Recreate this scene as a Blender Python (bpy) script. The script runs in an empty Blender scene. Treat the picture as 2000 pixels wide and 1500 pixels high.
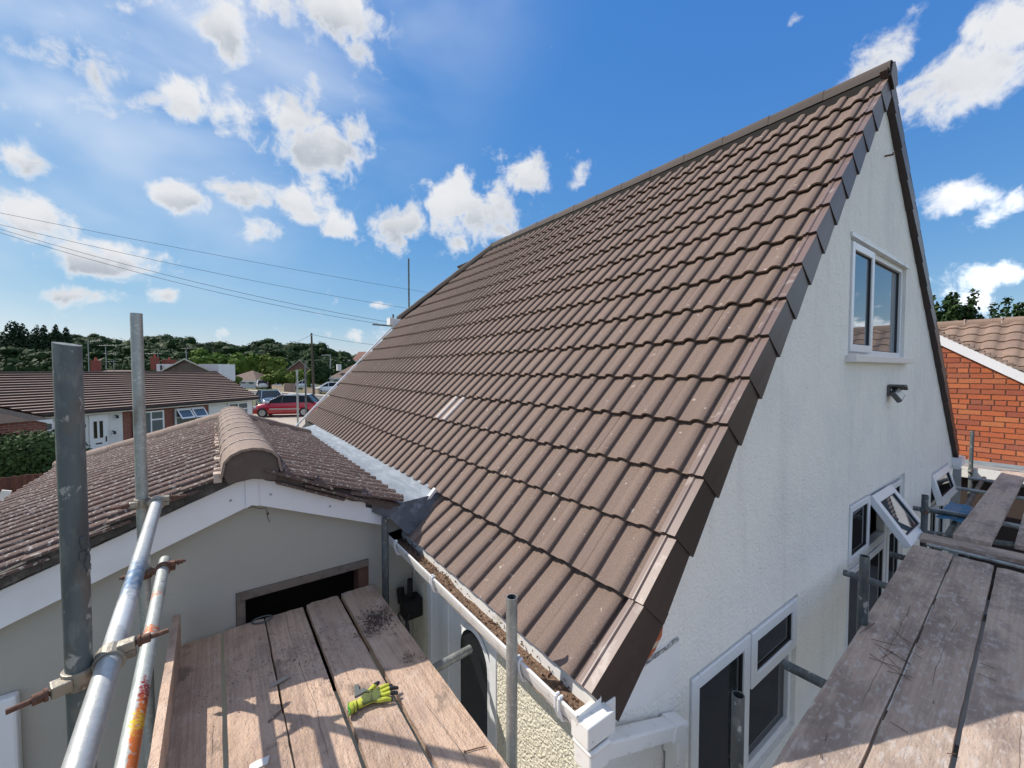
import bpy, math, random
from mathutils import Vector, Matrix, noise as mnoise
random.seed(7)
R = math.radians
S = bpy.context.scene
C = S.collection

# ------------------------------------------------------------------ camera, light, exposure
# eye stands on the scaffold: origin = eye, +Y runs along the eaves away from us, +X along the gable, ground at about -3.6 m
F, CX, CY, HY, VX = 802.0, 1000.0, 750.0, 722.0, 420.0
PITCH = math.atan2(CY - HY, F)
YAW = math.atan2(CX - VX, F / math.cos(PITCH))
_h = Vector((math.sin(YAW), math.cos(YAW), 0)); RGT = Vector((math.cos(YAW), -math.sin(YAW), 0))
FWD = _h * math.cos(PITCH) - Vector((0, 0, 1)) * math.sin(PITCH)
UPV = RGT.cross(FWD)
cam = bpy.data.cameras.new('camera'); cam.sensor_width = 36; cam.lens = F / 2000 * 36
cam.clip_start = 0.02; cam.clip_end = 3000
camo = bpy.data.objects.new('camera', cam); C.objects.link(camo)
camo.matrix_world = Matrix((RGT, UPV, -FWD)).transposed().to_4x4()
S.camera = camo
def ray(x, y): return RGT * ((x - CX) / F) - UPV * ((y - CY) / F) + FWD
def onX(x, y, X): d = ray(x, y); return d * (X / d.x)
def onY(x, y, Y): d = ray(x, y); return d * (Y / d.y)
def onZ(x, y, Z): d = ray(x, y); return d * (Z / d.z)
def atd(x, y, dep): return ray(x, y) * dep

SUN = Vector((-0.62, 0.72, 0.97)).normalized()          # direction towards the sun
sun = bpy.data.lights.new('sun', 'SUN'); sun.energy = 4.0; sun.angle = R(0.5); sun.color = (1.0, 0.93, 0.83)
suno = bpy.data.objects.new('sun', sun); C.objects.link(suno)
suno.rotation_euler = (-SUN).to_track_quat('-Z', 'Y').to_euler()
S.view_settings.view_transform = 'Standard'; S.view_settings.look = 'None'
S.view_settings.exposure = 0.38; S.view_settings.gamma = 1.0; S.view_settings.use_curve_mapping = False
S.cycles.max_bounces = 6; S.cycles.diffuse_bounces = 3; S.cycles.glossy_bounces = 3
S.cycles.use_denoising = True

W = bpy.data.worlds.new('World'); S.world = W; W.use_nodes = True
nt = W.node_tree; nt.nodes.clear()
class NT:
    def __init__(s, t): s.t = t
    def n(s, typ, **kw):
        nd = s.t.nodes.new(typ)
        for k, v in kw.items():
            setattr(nd, k, v)
        return nd
    def l(s, a, b): s.t.links.new(a, b)
    def val(s, sock, v):
        if hasattr(v, 'is_output') or isinstance(v, bpy.types.NodeSocket): s.l(v, sock)
        else: sock.default_value = v
    def m(s, op, a, b=0.0, c=0.0, clamp=False):
        nd = s.n('ShaderNodeMath', operation=op, use_clamp=clamp)
        s.val(nd.inputs[0], a); s.val(nd.inputs[1], b); s.val(nd.inputs[2], c)
        return nd.outputs[0]
    def vm(s, op, a, b=(0, 0, 0)):
        nd = s.n('ShaderNodeVectorMath', operation=op); s.val(nd.inputs[0], a); s.val(nd.inputs[1], b)
        return nd.outputs['Value'] if op in ('DOT_PRODUCT', 'LENGTH') else nd.outputs[0]
    def noise(s, vec, scale, detail=4, rough=.55, dist=0):
        nd = s.n('ShaderNodeTexNoise'); s.l(vec, nd.inputs['Vector'])
        nd.inputs['Scale'].default_value = scale; nd.inputs['Detail'].default_value = detail
        nd.inputs['Roughness'].default_value = rough; nd.inputs['Distortion'].default_value = dist
        return nd.outputs['Fac']
    def ramp(s, v, lo, hi, a=0.0, b=1.0):
        nd = s.n('ShaderNodeMapRange', interpolation_type='SMOOTHSTEP')
        s.val(nd.inputs['Value'], v); s.val(nd.inputs['From Min'], lo); s.val(nd.inputs['From Max'], hi)
        s.val(nd.inputs['To Min'], a); s.val(nd.inputs['To Max'], b)
        return nd.outputs['Result']
    def mix(s, f, a, b, blend='MIX'):
        nd = s.n('ShaderNodeMix', data_type='RGBA', blend_type=blend)
        s.val(nd.inputs[0], f); s.val(nd.inputs[6], a); s.val(nd.inputs[7], b)
        return nd.outputs[2]
g = NT(nt)
sky = g.n('ShaderNodeTexSky', sky_type='NISHITA', sun_disc=False)
sky.sun_elevation = math.asin(SUN.z); sky.sun_rotation = math.atan2(SUN.x, SUN.y)
sky.altitude = 0; sky.air_density = 1.0; sky.dust_density = 0.1; sky.ozone_density = 2.0
tc = g.n('ShaderNodeTexCoord').outputs['Generated']
gam = g.n('ShaderNodeGamma'); gam.inputs['Gamma'].default_value = .72; g.l(sky.outputs[0], gam.inputs['Color'])
hsv = g.n('ShaderNodeHueSaturation'); hsv.inputs['Saturation'].default_value = 1.42; hsv.inputs['Value'].default_value = .95
g.l(gam.outputs[0], hsv.inputs['Color'])
# photographic colour response of the blue: per channel curve
KS = .15 * 2 ** S.view_settings.exposure
srgb = g.n('ShaderNodeSeparateColor'); g.l(hsv.outputs[0], srgb.inputs[0]); crgb = g.n('ShaderNodeCombineColor')
for i, (pw, kk) in enumerate(((1.0, .78), (.75, .77), (.30, .82))):
    g.l(g.m('MULTIPLY', g.m('POWER', g.m('MULTIPLY', g.m('MAXIMUM', srgb.outputs[i], 1e-4), KS), pw), kk / KS), crgb.inputs[i])
skyc = crgb.outputs[0]
# cumulus: each cloud is a soft lump in azimuth and elevation, broken up by noise; elsewhere denser clouds are added as fill light
sep = g.n('ShaderNodeSeparateXYZ'); g.l(tc, sep.inputs[0])
sd = g.vm('DOT_PRODUCT', tc, tuple(SUN))
AZ = g.m('ARCTAN2', sep.outputs[0], sep.outputs[1]); EL = g.m('ARCSINE', sep.outputs[2])
zc = g.m('MAXIMUM', sep.outputs[2], 0.03)
n1 = g.noise(tc, 8.0, 9, .60, .35)
n2 = g.noise(tc, 26.0, 7, .58, .5)
wob = g.m('ADD', g.m('MULTIPLY', g.m('SUBTRACT', n1, .5), 3.0), g.m('MULTIPLY', g.m('SUBTRACT', n2, .5), 1.5))
clouds = [  # photograph pixel of the middle, half width, half height, tilt, weight
 (150, 95, 120, 55, .35, .8), (190, 140, 60, 50, .5, .9), (360, 195, 75, 50, .5, 1), (300, 190, 60, 25, -.2, .8), (470, 245, 80, 55, .5, 1), (570, 225, 65, 55, 0, 1.05), (610, 290, 100, 55, .15, 1.05),
 (690, 250, 35, 40, 0, .8), (340, 385, 65, 30, .2, .95), (480, 380, 60, 35, .15, 1), (590, 400, 55, 45, -.3, .95), (520, 450, 60, 32, 0, .95), (660, 445, 38, 34, .5, .8), (440, 55, 55, 70, .6, .9),
 (530, 10, 50, 40, .5, .8), (670, 25, 75, 60, .3, 1), (700, 95, 30, 40, .5, .7), (960, 425, 110, 70, -.3, 1.05), (1030, 340, 70, 55, 0, 1.05), (775, 440, 62, 50, -.35, 1), (890, 395, 60, 45, 0, 1), (1130, 345, 30, 25, -.8, .7),
 (60, 425, 110, 48, .1, .95), (50, 315, 65, 32, .3, .75), (235, 505, 125, 40, .05, .95), (150, 578, 90, 20, 0, .9), (325, 578, 45, 22, .1, .85), (735, 597, 24, 11, 0, .85), (700, 655, 70, 20, -.1, .75),
 (520, 640, 25, 12, 0, .5), (450, 648, 45, 12, 0, .5),
 (1900, 150, 190, 90, -.65, 1.05), (1720, 120, 60, 75, .2, .9), (1980, 60, 110, 90, -.5, 1.05), (1870, 390, 95, 45, -.2, .85), (1990, 390, 40, 40, 0, .7), (1930, 430, 90, 30, -.2, .6), (1960, 545, 80, 35, -.3, .85), (1900, 590, 60, 30, 0, .8), (1560, 35, 26, 18, -.5, .45),
]
acc = None; num = None; den = None
for (cx, cy, hw, hh, tilt, wt) in clouds:
    d = ray(cx, cy).normalized(); e1 = (ray(cx + 40, cy).normalized() - ray(cx - 40, cy).normalized()); sx = e1.length / 80
    e1.normalize(); e2 = d.cross(e1); e2.normalize()
    if e2.z < 0: e2 = -e2
    up1 = (ray(cx, cy - 40).normalized() - ray(cx, cy + 40).normalized()).length / 80
    ca, sa = math.cos(-tilt), math.sin(-tilt)
    a = (e1 * ca + e2 * sa) / (hw * sx * 1.0); b = (e2 * ca - e1 * sa) / (hh * up1 * 1.0)
    dv = g.vm('SUBTRACT', tc, tuple(d))
    u = g.vm('DOT_PRODUCT', dv, tuple(a)); v = g.vm('DOT_PRODUCT', dv, tuple(b))
    q = g.m('ADD', g.m('MULTIPLY', u, u), g.m('MULTIPLY', v, v))
    f = g.m('MULTIPLY', g.m('POWER', 2.718, g.m('MULTIPLY', q, -.9)), wt)
    acc = f if acc is None else g.m('MAXIMUM', acc, f)
    fv = g.m('MULTIPLY', f, g.vm('DOT_PRODUCT', dv, tuple(e2 / (hh * up1))))
    num = fv if num is None else g.m('ADD', num, fv); den = f if den is None else g.m('ADD', den, f)
# the rest of the sky: unseen cumulus layer, thickened to fill the shaded gable (outside the photographed angle)
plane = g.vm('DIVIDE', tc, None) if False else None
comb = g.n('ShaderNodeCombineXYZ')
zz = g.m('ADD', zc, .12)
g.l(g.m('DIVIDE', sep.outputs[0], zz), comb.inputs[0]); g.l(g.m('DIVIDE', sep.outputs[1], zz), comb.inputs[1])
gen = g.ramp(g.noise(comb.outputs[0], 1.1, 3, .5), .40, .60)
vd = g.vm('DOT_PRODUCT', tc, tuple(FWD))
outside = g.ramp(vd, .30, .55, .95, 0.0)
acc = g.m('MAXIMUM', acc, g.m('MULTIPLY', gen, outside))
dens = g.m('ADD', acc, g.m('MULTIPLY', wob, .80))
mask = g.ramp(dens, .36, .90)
# thin high veil over the side the sun is on
comb2 = g.n('ShaderNodeCombineXYZ'); g.l(g.m('MULTIPLY', AZ, 2.2), comb2.inputs[0]); g.l(g.m('MULTIPLY', EL, 5.0), comb2.inputs[1])
veil = g.m('MULTIPLY', g.ramp(g.noise(comb2.outputs[0], 1.0, 4, .5, .3), .30, .72), g.ramp(sd, .46, 1.0, 0.0, .85))
# lit rims, greyer thick middles
core = g.ramp(dens, .58, 1.0)
shade = g.noise(g.vm('ADD', tc, tuple(SUN * .035)), 6.0, 8, .6, .25)
low = g.ramp(g.m('DIVIDE', num, g.m('MAXIMUM', den, .05)), .45, -.55, .25, 1.0)
core = g.m('MULTIPLY', g.m('MULTIPLY', core, g.ramp(shade, .36, .60, .35, 1.0)), low)
cloud_fill = g.ramp(sd, -.02, -.55, 1.0, 2.4)      # unseen clouds opposite the sun, brightened as added fill for shaded walls
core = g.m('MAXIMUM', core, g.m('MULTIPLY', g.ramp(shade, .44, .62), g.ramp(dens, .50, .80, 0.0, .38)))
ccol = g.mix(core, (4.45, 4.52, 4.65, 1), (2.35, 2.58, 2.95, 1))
skyv = g.mix(veil, skyc, (4.6, 4.85, 5.2, 1))
cl = g.n('ShaderNodeVectorMath', operation='SCALE'); g.l(ccol, cl.inputs[0]); g.l(cloud_fill, cl.inputs['Scale'])
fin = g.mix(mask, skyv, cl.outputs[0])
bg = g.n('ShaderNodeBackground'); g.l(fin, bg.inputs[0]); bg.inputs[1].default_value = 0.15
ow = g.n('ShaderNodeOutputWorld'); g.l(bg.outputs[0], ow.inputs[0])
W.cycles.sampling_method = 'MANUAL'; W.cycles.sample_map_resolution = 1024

# ------------------------------------------------------------------ materials
MATS = {}
def mat(name, col, rough=.7, metal=0.0, layers=(), bump=(), rand=0.0, coord='pos', spec=.5, rampcols=None, coat=0.0, special=None):
    """layers: (colour, scale, lo, hi, detail, stretch, amount) noise laid over the base colour; bump: (scale, distance, detail, stretch)"""
    m = bpy.data.materials.new(name); m.use_nodes = True
    t = NT(m.node_tree); b = m.node_tree.nodes['Principled BSDF']
    oi = t.n('ShaderNodeObjectInfo')
    if coord == 'pos': vec = t.n('ShaderNodeNewGeometry').outputs['Position']
    else:
        off = t.n('ShaderNodeCombineXYZ'); r50 = t.m('MULTIPLY', oi.outputs['Random'], 57.0)
        for i in range(3): t.l(r50, off.inputs[i])
        vec = t.vm('ADD', t.n('ShaderNodeTexCoord').outputs['Object'], off.outputs[0])
    def st(s):
        return vec if s is None else t.vm('MULTIPLY', vec, s)
    base = col + (1,)
    if rampcols:
        cr = t.n('ShaderNodeValToRGB'); e = cr.color_ramp.elements
        for i, cc in enumerate(rampcols):
            p = i / (len(rampcols) - 1)
            if i < 2: e[i].position = p; e[i].color = cc + (1,)
            else:
                x = e.new(p); x.color = cc + (1,)
        e[1].position = 1 / (len(rampcols) - 1)
        t.l(oi.outputs['Random'], cr.inputs[0]); base = cr.outputs[0]
    elif rand:
        k = t.m('ADD', t.m('MULTIPLY', oi.outputs['Random'], 2 * rand), 1 - rand)
        mu = t.n('ShaderNodeVectorMath', operation='SCALE'); mu.inputs[0].default_value = col; t.l(k, mu.inputs['Scale'])
        base = mu.outputs[0]
    for (c2, sc, lo, hi, det, stre, amt) in layers:
        f = t.m('MULTIPLY', t.ramp(t.noise(st(stre), sc, det), lo, hi), amt)
        base = t.mix(f, base, c2 + (1,))
    if special: base = special(t, vec, base, b)
    t.val(b.inputs['Base Color'], base)
    b.inputs['Roughness'].default_value = rough; b.inputs['Metallic'].default_value = metal
    b.inputs['Specular IOR Level'].default_value = spec
    if coat: b.inputs['Coat Weight'].default_value = coat; b.inputs['Coat Roughness'].default_value = .05
    prev = None
    for (sc, dist, det, stre) in bump:
        bn = t.n('ShaderNodeBump'); bn.inputs['Distance'].default_value = dist; bn.inputs['Strength'].default_value = 1.0
        t.l(t.noise(st(stre), sc, det), bn.inputs['Height'])
        if prev: t.l(prev, bn.inputs['Normal'])
        prev = bn.outputs[0]
    if prev: t.l(prev, b.inputs['Normal'])
    MATS[name] = m
    return m

tile = mat('brown_concrete_tile', (.165, .113, .090), .8, rand=.08, layers=[((.29, .215, .175), 260, .50, .64, 2, None, .65), ((.12, .084, .07), 150, .50, .64, 2, None, .6), ((.15, .106, .088), 1.6, .46, .66, 5, None, .4), ((.60, .53, .47), 22, .66, .71, 6, None, .5)], bump=[(260, .0018, 2, None)])
tile_pale = mat('dusty_pale_tile', (.50, .44, .41), .85, layers=[((.22, .16, .13), 30, .5, .7, 4, None, .7)], bump=[(300, .001, 2, None)])
ridge_m = mat('ridge_tile_grey_brown', (.070, .054, .048), .8, rand=.12, layers=[((.15, .12, .105), 300, .5, .7, 2, None, .4)], bump=[(400, .001, 2, None)])
vergem = mat('dark_brown_plastic', (.040, .025, .022), .42, layers=[((.12, .09, .08), 9, .62, .8, 4, None, .4)], rand=.12)
verge_top = mat('brown_plastic_flange', (.165, .112, .096), .45, layers=[((.36, .30, .27), 12, .56, .68, 5, None, .5)], rand=.08)
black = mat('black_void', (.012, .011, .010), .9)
def streaks(t, vec, base, b):
    f = t.m('MULTIPLY', t.ramp(t.noise(t.vm('MULTIPLY', vec, (9, 9, .7)), 1.0, 5), .50, .72), .10)
    return t.mix(f, base, (.40, .37, .31, 1))
render_w = mat('white_painted_render', (.88, .85, .785), .9, special=streaks, layers=[((.76, .75, .72), 1.3, .45, .65, 5, None, .5), ((.55, .51, .44), 14, .66, .74, 4, None, .3)], bump=[(52, .010, 4, None), (9, .012, 3, None)])
render_patch = mat('fresh_white_render_patch', (.78, .775, .76), .8, layers=[((.68, .67, .65), 6, .45, .7, 4, None, .6)], bump=[(60, .002, 4, None)])
roughcast = mat('cream_roughcast', (.78, .73, .60), .92, layers=[((.60, .55, .42), 60, .45, .62, 2, None, .45)], bump=[(70, .016, 2, None), (24, .006, 2, None)])
render_c = mat('cream_smooth_render', (.43, .405, .345), .85, layers=[((.42, .41, .37), 1.1, .42, .65, 5, None, .6), ((.40, .36, .28), 5, .66, .80, 5, (1, 1, .5), .35)], bump=[(40, .003, 4, None)])
upvc = mat('white_upvc', (.80, .81, .82), .32, layers=[((.62, .61, .57), 6, .55, .8, 5, None, .35)])
upvc_dirty = mat('weathered_white_plastic', (.76, .755, .73), .38, layers=[((.42, .36, .27), 9, .56, .74, 6, None, .6), ((.2, .16, .11), 40, .66, .76, 3, None, .6)])
barge_m = mat('white_barge_plastic', (.80, .80, .82), .4, layers=[((.66, .65, .62), 3, .5, .8, 5, None, .45)])
seal = mat('black_rubber_seal', (.02, .02, .02), .6)
def glassmat(name, col, rough, ior, coat=1.0):
    m = mat(name, col, rough, spec=.5); b = m.node_tree.nodes['Principled BSDF']
    b.inputs['IOR'].default_value = ior; return m
glass = glassmat('dark_window_glass', (.012, .014, .016), .02, 1.6)
glass_hi = glassmat('reflective_double_glazing', (.06, .085, .11), .015, 3.2)
glass_far = glassmat('far_window_glass', (.10, .13, .15), .05, 1.8)
curtain = mat('pale_curtain', (.35, .36, .37), .9)
lead = mat('silver_lead_sheet', (.235, .265, .295), .5, .2, layers=[((.31, .345, .38), 14, .42, .6, 6, (1, .25, 1), .8), ((.20, .225, .25), 26, .52, .66, 5, (1, .3, 1), .6)], bump=[(22, .006, 5, (1, .35, 1))])
lead_d = mat('dark_lead_apron', (.10, .105, .115), .45, .4, layers=[((.30, .31, .33), 9, .5, .72, 6, None, .75), ((.04, .035, .03), 5, .5, .7, 5, None, .7)], bump=[(14, .008, 5, None)])
old_tile = mat('lichened_old_tile', (.125, .080, .066), .9, rand=.14, layers=[((.17, .125, .11), 5, .45, .7, 5, None, .6), ((.045, .033, .03), 20, .55, .72, 4, None, .6), ((.42, .39, .35), 26, .62, .67, 4, None, .6), ((.56, .53, .49), 60, .64, .67, 1, None, .7)], bump=[(120, .004, 4, None)])
old_ridge = mat('lichened_ridge_cap', (.25, .185, .15), .9, rand=.10, layers=[((.36, .29, .25), 60, .5, .68, 5, None, .8), ((.12, .09, .08), 24, .56, .72, 5, None, .6), ((.55, .52, .46), 50, .68, .76, 4, None, .7)], bump=[(120, .003, 4, None)])
mortar = mat('pinkish_mortar', (.58, .47, .39), .95, layers=[((.25, .19, .16), 30, .45, .7, 4, None, .6)], bump=[(60, .008, 5, None)])
mortar_d = mat('dark_mossy_mortar', (.075, .066, .058), .95, layers=[((.17, .15, .13), 22, .5, .7, 5, None, .7), ((.03, .03, .025), 9, .5, .7, 5, None, .6)], bump=[(50, .01, 5, None)])
mortar_br = mat('brown_mortar_end', (.115, .085, .072), .9, layers=[((.16, .12, .10), 12, .5, .7, 4, None, .5)], bump=[(60, .002, 4, None)])
def rustfn(t, vec, base, b):
    f = t.ramp(t.noise(t.vm('MULTIPLY', vec, (14, 14, 3.5)), 1.0, 6, .62), .53, .70)
    return t.mix(t.m('MULTIPLY', f, .55), base, (.20, .155, .115, 1))
steel = mat('galvanised_steel', (.36, .385, .38), .50, .55, special=rustfn, layers=[((.52, .54, .53), 60, .48, .66, 4, None, .55), ((.14, .16, .16), 9, .50, .66, 5, (1, 1, .4), .6), ((.62, .62, .60), 28, .63, .67, 5, None, .7)], bump=[(70, .0012, 4, None)])
steel_d = mat('dark_weathered_steel', (.115, .135, .14), .6, .35, layers=[((.21, .225, .22), 40, .48, .64, 5, (1, 1, .35), .6), ((.055, .058, .06), 9, .46, .64, 5, (1, 1, .3), .65), ((.16, .12, .095), 13, .56, .68, 4, (1, 1, .5), .5), ((.46, .45, .42), 26, .615, .66, 5, (1, 1, .6), .75)], bump=[(60, .0015, 4, None)])
steel_in = mat('tube_bore', (.05, .05, .048), .8)
def paintfn(t, vec, base, b):      # splashes of paint left on the rail, in metres along the tube (Y)
    y = t.n('ShaderNodeSeparateXYZ'); t.l(vec, y.inputs[0]); Y = t.m('ADD', y.outputs[1], t.m('MULTIPLY', t.m('SUBTRACT', t.noise(vec, 24, 6, .65), .5), .30))
    f = t.m('MULTIPLY', t.ramp(Y, 1.66, 1.76), t.ramp(Y, 2.02, 1.84))
    base = t.mix(t.m('MULTIPLY', f, t.ramp(t.noise(vec, 45, 6, .65), .28, .62, .25, .9)), base, (.07, .15, .27, 1))
    f2 = t.m('MULTIPLY', t.ramp(Y, 1.47, 1.50), t.ramp(Y, 1.69, 1.65))
    return t.mix(t.m('MULTIPLY', f2, .7), base, (.72, .73, .74, 1))
steel_blue = mat('galvanised_rail_blue_paint', (.47, .48, .47), .45, .55, special=paintfn, layers=[((.60, .60, .58), 50, .48, .66, 4, None, .5), ((.26, .27, .26), 7, .52, .72, 5, None, .5)], bump=[(70, .001, 4, None)])
def paintfn2(t, vec, base, b):
    y = t.n('ShaderNodeSeparateXYZ'); t.l(vec, y.inputs[0]); nz = t.m('MULTIPLY', t.m('SUBTRACT', t.noise(vec, 36, 7, .68), .5), .16)
    fine = t.noise(vec, 90, 6, .65); Y = t.m('ADD', y.outputs[1], nz)
    xr = t.m('ADD', t.m('ADD', y.outputs[0], .208), t.m('MULTIPLY', t.m('SUBTRACT', y.outputs[1], 1.43), .0182))       # sideways from the tube axis
    xr = t.m('ADD', xr, t.m('MULTIPLY', nz, .22))
    for (a, c) in ((2.02, 2.085), (2.32, 2.36)):
        f = t.m('MULTIPLY', t.ramp(Y, a, a + .02), t.ramp(Y, c, c - .02))
        base = t.mix(t.m('MULTIPLY', f, t.ramp(fine, .38, .50)), base, (.60, .17, .07, 1))
    side = t.ramp(xr, .001, .006)
    f = t.m('MULTIPLY', t.m('MULTIPLY', t.ramp(Y, 1.69, 1.66), side), t.ramp(fine, .34, .44))
    base = t.mix(f, base, (.60, .15, .03, 1))
    f = t.m('MULTIPLY', t.m('MULTIPLY', t.ramp(Y, 1.60, 1.57), t.ramp(Y, 1.50, 1.53)), t.ramp(xr, -.012, -.004))
    base = t.mix(t.m('MULTIPLY', f, t.ramp(fine, .42, .52)), base, (.70, .46, .04, 1))
    f = t.m('MULTIPLY', t.m('MULTIPLY', t.ramp(Y, 1.75, 1.73), t.ramp(Y, 1.62, 1.66)), t.ramp(xr, -.002, .004))
    return t.mix(t.m('MULTIPLY', f, t.ramp(fine, .45, .52)), base, (.28, .03, .03, 1))
steel_orange = mat('galvanised_rail_orange_paint', (.42, .45, .43), .5, .5, special=paintfn2, layers=[((.56, .57, .54), 40, .46, .64, 4, None, .6), ((.22, .25, .24), 9, .5, .7, 5, None, .6)], bump=[(70, .001, 4, None)])
rust = mat('rusty_bolt', (.13, .065, .045), .75, .3, layers=[((.26, .15, .10), 60, .5, .7, 4, None, .6)], bump=[(120, .002, 3, None)])
fitting = mat('worn_coupler_steel', (.33, .30, .25), .5, .6, layers=[((.10, .08, .07), 25, .5, .68, 5, None, .7), ((.55, .50, .40), 50, .62, .72, 3, None, .6)], bump=[(80, .0015, 4, None)])
def grain(t, vec, base, b, amt=.28):
    # fibres, knots and splits that follow the board (object X is its length)
    w = t.vm('ADD', t.vm('MULTIPLY', vec, (1.2, 60, 8)), (0, 0, 0))
    f = t.ramp(t.noise(w, 1.0, 6, .6, .5), .40, .66)
    base = t.mix(t.m('MULTIPLY', f, amt), base, (.17, .115, .09, 1))
    wv = t.n('ShaderNodeSeparateXYZ'); t.l(vec, wv.inputs[0])
    wobb = t.m('MULTIPLY', t.m('SUBTRACT', t.noise(t.vm('MULTIPLY', vec, (1.6, 0.0, 0.0)), 1.0, 3, .5), .5), 16)
    fr = t.m('ABSOLUTE', t.m('SUBTRACT', t.m('FRACT', t.m('ADD', t.m('MULTIPLY', wv.outputs[1], 9), t.m('MULTIPLY', wobb, .05))), .5))
    crack = t.m('MULTIPLY', t.ramp(fr, .014, .003), t.ramp(t.noise(t.vm('MULTIPLY', vec, (1.1, 4.0, 0)), 1.0, 2), .56, .62))
    return t.mix(t.m('MULTIPLY', crack, .92), base, (.03, .022, .018, 1))
board = mat('pinkish_worn_board', (.64, .455, .335), .9, coord='obj', rand=.10, special=grain, layers=[((.30, .205, .15), 2.2, .47, .66, 7, (.8, 1.6, 1), .6), ((.70, .56, .46), 9, .54, .66, 7, None, .45), ((.44, .31, .245), 7, .45, .65, 5, (1, 2, 1), .6), ((.17, .125, .10), 60, .60, .68, 4, None, .5), ((.66, .52, .43), 60, .56, .66, 4, None, .5), ((.14, .11, .09), 6, .60, .70, 6, None, .55)], bump=[(34, .012, 7, (.6, 1.4, 1)), (120, .006, 5, None)])
board_g = mat('grey_weathered_board', (.50, .385, .31), .9, coord='obj', rand=.10, special=lambda t, v, c, b: grain(t, v, c, b, .22), layers=[((.22, .17, .15), 3, .45, .64, 7, (.6, 1.6, 1), .65), ((.62, .56, .52), 40, .54, .66, 6, (.5, 1, 1), .5), ((.22, .17, .145), 7, .54, .68, 7, (1, 1.4, 1), .40), ((.62, .56, .52), 9, .56, .64, 7, (1, 3, 1), .45)], bump=[(40, .008, 7, (.4, 1.6, 1)), (150, .005, 5, None)])
timber = mat('dark_red_timber', (.13, .06, .04), .8, coord='obj', layers=[((.06, .03, .02), 9, .45, .7, 5, None, .7)], bump=[(60, .003, 4, None)])
timber_g = mat('grey_brown_timber', (.19, .15, .12), .85, layers=[((.09, .07, .06), 16, .45, .7, 5, None, .6)], bump=[(60, .003, 4, None)])
brick = mat('orange_brick', (.45, .12, .05), .9, rampcols=[(.50, .135, .045), (.36, .095, .045), (.50, .165, .065), (.33, .085, .05), (.47, .12, .045), (.52, .16, .065), (.27, .085, .06), (.55, .15, .05)], layers=[((.22, .075, .05), 30, .52, .72, 5, (1, 1, 2), .6), ((.62, .30, .17), 60, .60, .74, 4, None, .45)], bump=[(90, .006, 5, None)])
brick_mortar = mat('sandy_brick_mortar', (.46, .33, .235), .95, bump=[(120, .003, 3, None)])
def brickfn(scale, c1, c2, mo, plane):
    def f(t, vec, base, b):
        sp = t.n('ShaderNodeSeparateXYZ'); t.l(vec, sp.inputs[0]); cb = t.n('ShaderNodeCombineXYZ')
        t.l(t.m('ADD', t.m('MULTIPLY', sp.outputs[0], plane[0]), t.m('MULTIPLY', sp.outputs[1], plane[1])), cb.inputs[0]); t.l(sp.outputs[2], cb.inputs[1])
        br = t.n('ShaderNodeTexBrick'); t.l(cb.outputs[0], br.inputs['Vector']); br.inputs['Scale'].default_value = scale
        br.inputs['Color1'].default_value = c1 + (1,); br.inputs['Color2'].default_value = c2 + (1,); br.inputs['Mortar'].default_value = mo + (1,)
        br.inputs['Brick Width'].default_value = .225; br.inputs['Row Height'].default_value = .075; br.inputs['Mortar Size'].default_value = .01
        return br.outputs['Color']
    return f
far_brick = mat('dark_red_brick', (.2, .07, .05), .9, special=brickfn(1.0, (.20, .055, .04), (.27, .085, .06), (.25, .18, .14), (.76, .65)))
near_brick = mat('orange_brick_coursed', (.4, .12, .05), .9, special=brickfn(.86, (.46, .12, .045), (.38, .10, .045), (.56, .43, .31), (0, 1)))
bung_tile = mat('bungalow_tile', (.34, .235, .19), .85, layers=[((.21, .15, .125), 3, .45, .68, 5, None, .6), ((.36, .28, .25), 30, .5, .68, 4, None, .5)], bump=[(60, .003, 3, None)])
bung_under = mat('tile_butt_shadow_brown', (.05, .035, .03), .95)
far_tile = mat('far_brown_tile', (.15, .105, .085), .9, layers=[((.22, .17, .14), 3, .45, .7, 5, None, .6)], bump=[(12, .02, 3, None)])
far_tile_g = mat('far_grey_tile', (.16, .14, .125), .9, layers=[((.21, .19, .17), 3, .45, .7, 5, None, .6)], bump=[(12, .02, 3, None)])
far_tile_r = mat('far_red_tile', (.20, .10, .075), .9, layers=[((.28, .17, .13), 3, .45, .7, 5, None, .6)], bump=[(12, .02, 3, None)])
nb_tile = mat('neighbour_tile', (.235, .16, .12), .88, rand=.14, layers=[((.18, .125, .10), 8, .45, .7, 5, None, .6), ((.42, .34, .28), 60, .55, .72, 4, None, .5)], bump=[(140, .003, 3, None)])
far_white = mat('far_white_wall', (.74, .74, .72), .85, layers=[((.64, .63, .60), 2, .45, .7, 4, None, .5)])
far_cream = mat('far_cream_wall', (.62, .58, .49), .85)
chim = mat('chimney_brick', (.26, .075, .055), .9, layers=[((.16, .05, .04), 8, .45, .7, 4, None, .6)], bump=[(25, .02, 2, None)])
pot = mat('terracotta_pot', (.42, .10, .06), .8)
def leafmat(name, c1, c2, c3):
    m = mat(name, c1, .65, layers=[(c2, .55, .42, .62, 3, None, .8), (c3, 3.1, .50, .70, 3, None, .7)], spec=.08)
    b = m.node_tree.nodes['Principled BSDF']; return m
leaf_wood = leafmat('wood_leaves', (.021, .043, .015), (.034, .064, .019), (.015, .031, .012))
leaf_oak = leafmat('oak_leaves', (.085, .15, .028), (.13, .19, .035), (.05, .10, .025))
leaf_bush = leafmat('bush_leaves', (.10, .15, .03), (.15, .19, .04), (.06, .10, .025))
leaf_dark = leafmat('dark_leaves', (.030, .060, .022), (.055, .09, .028), (.02, .04, .016))
leaf_hedge = leafmat('hedge_leaves', (.040, .075, .025), (.075, .115, .04), (.03, .05, .02))
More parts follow.
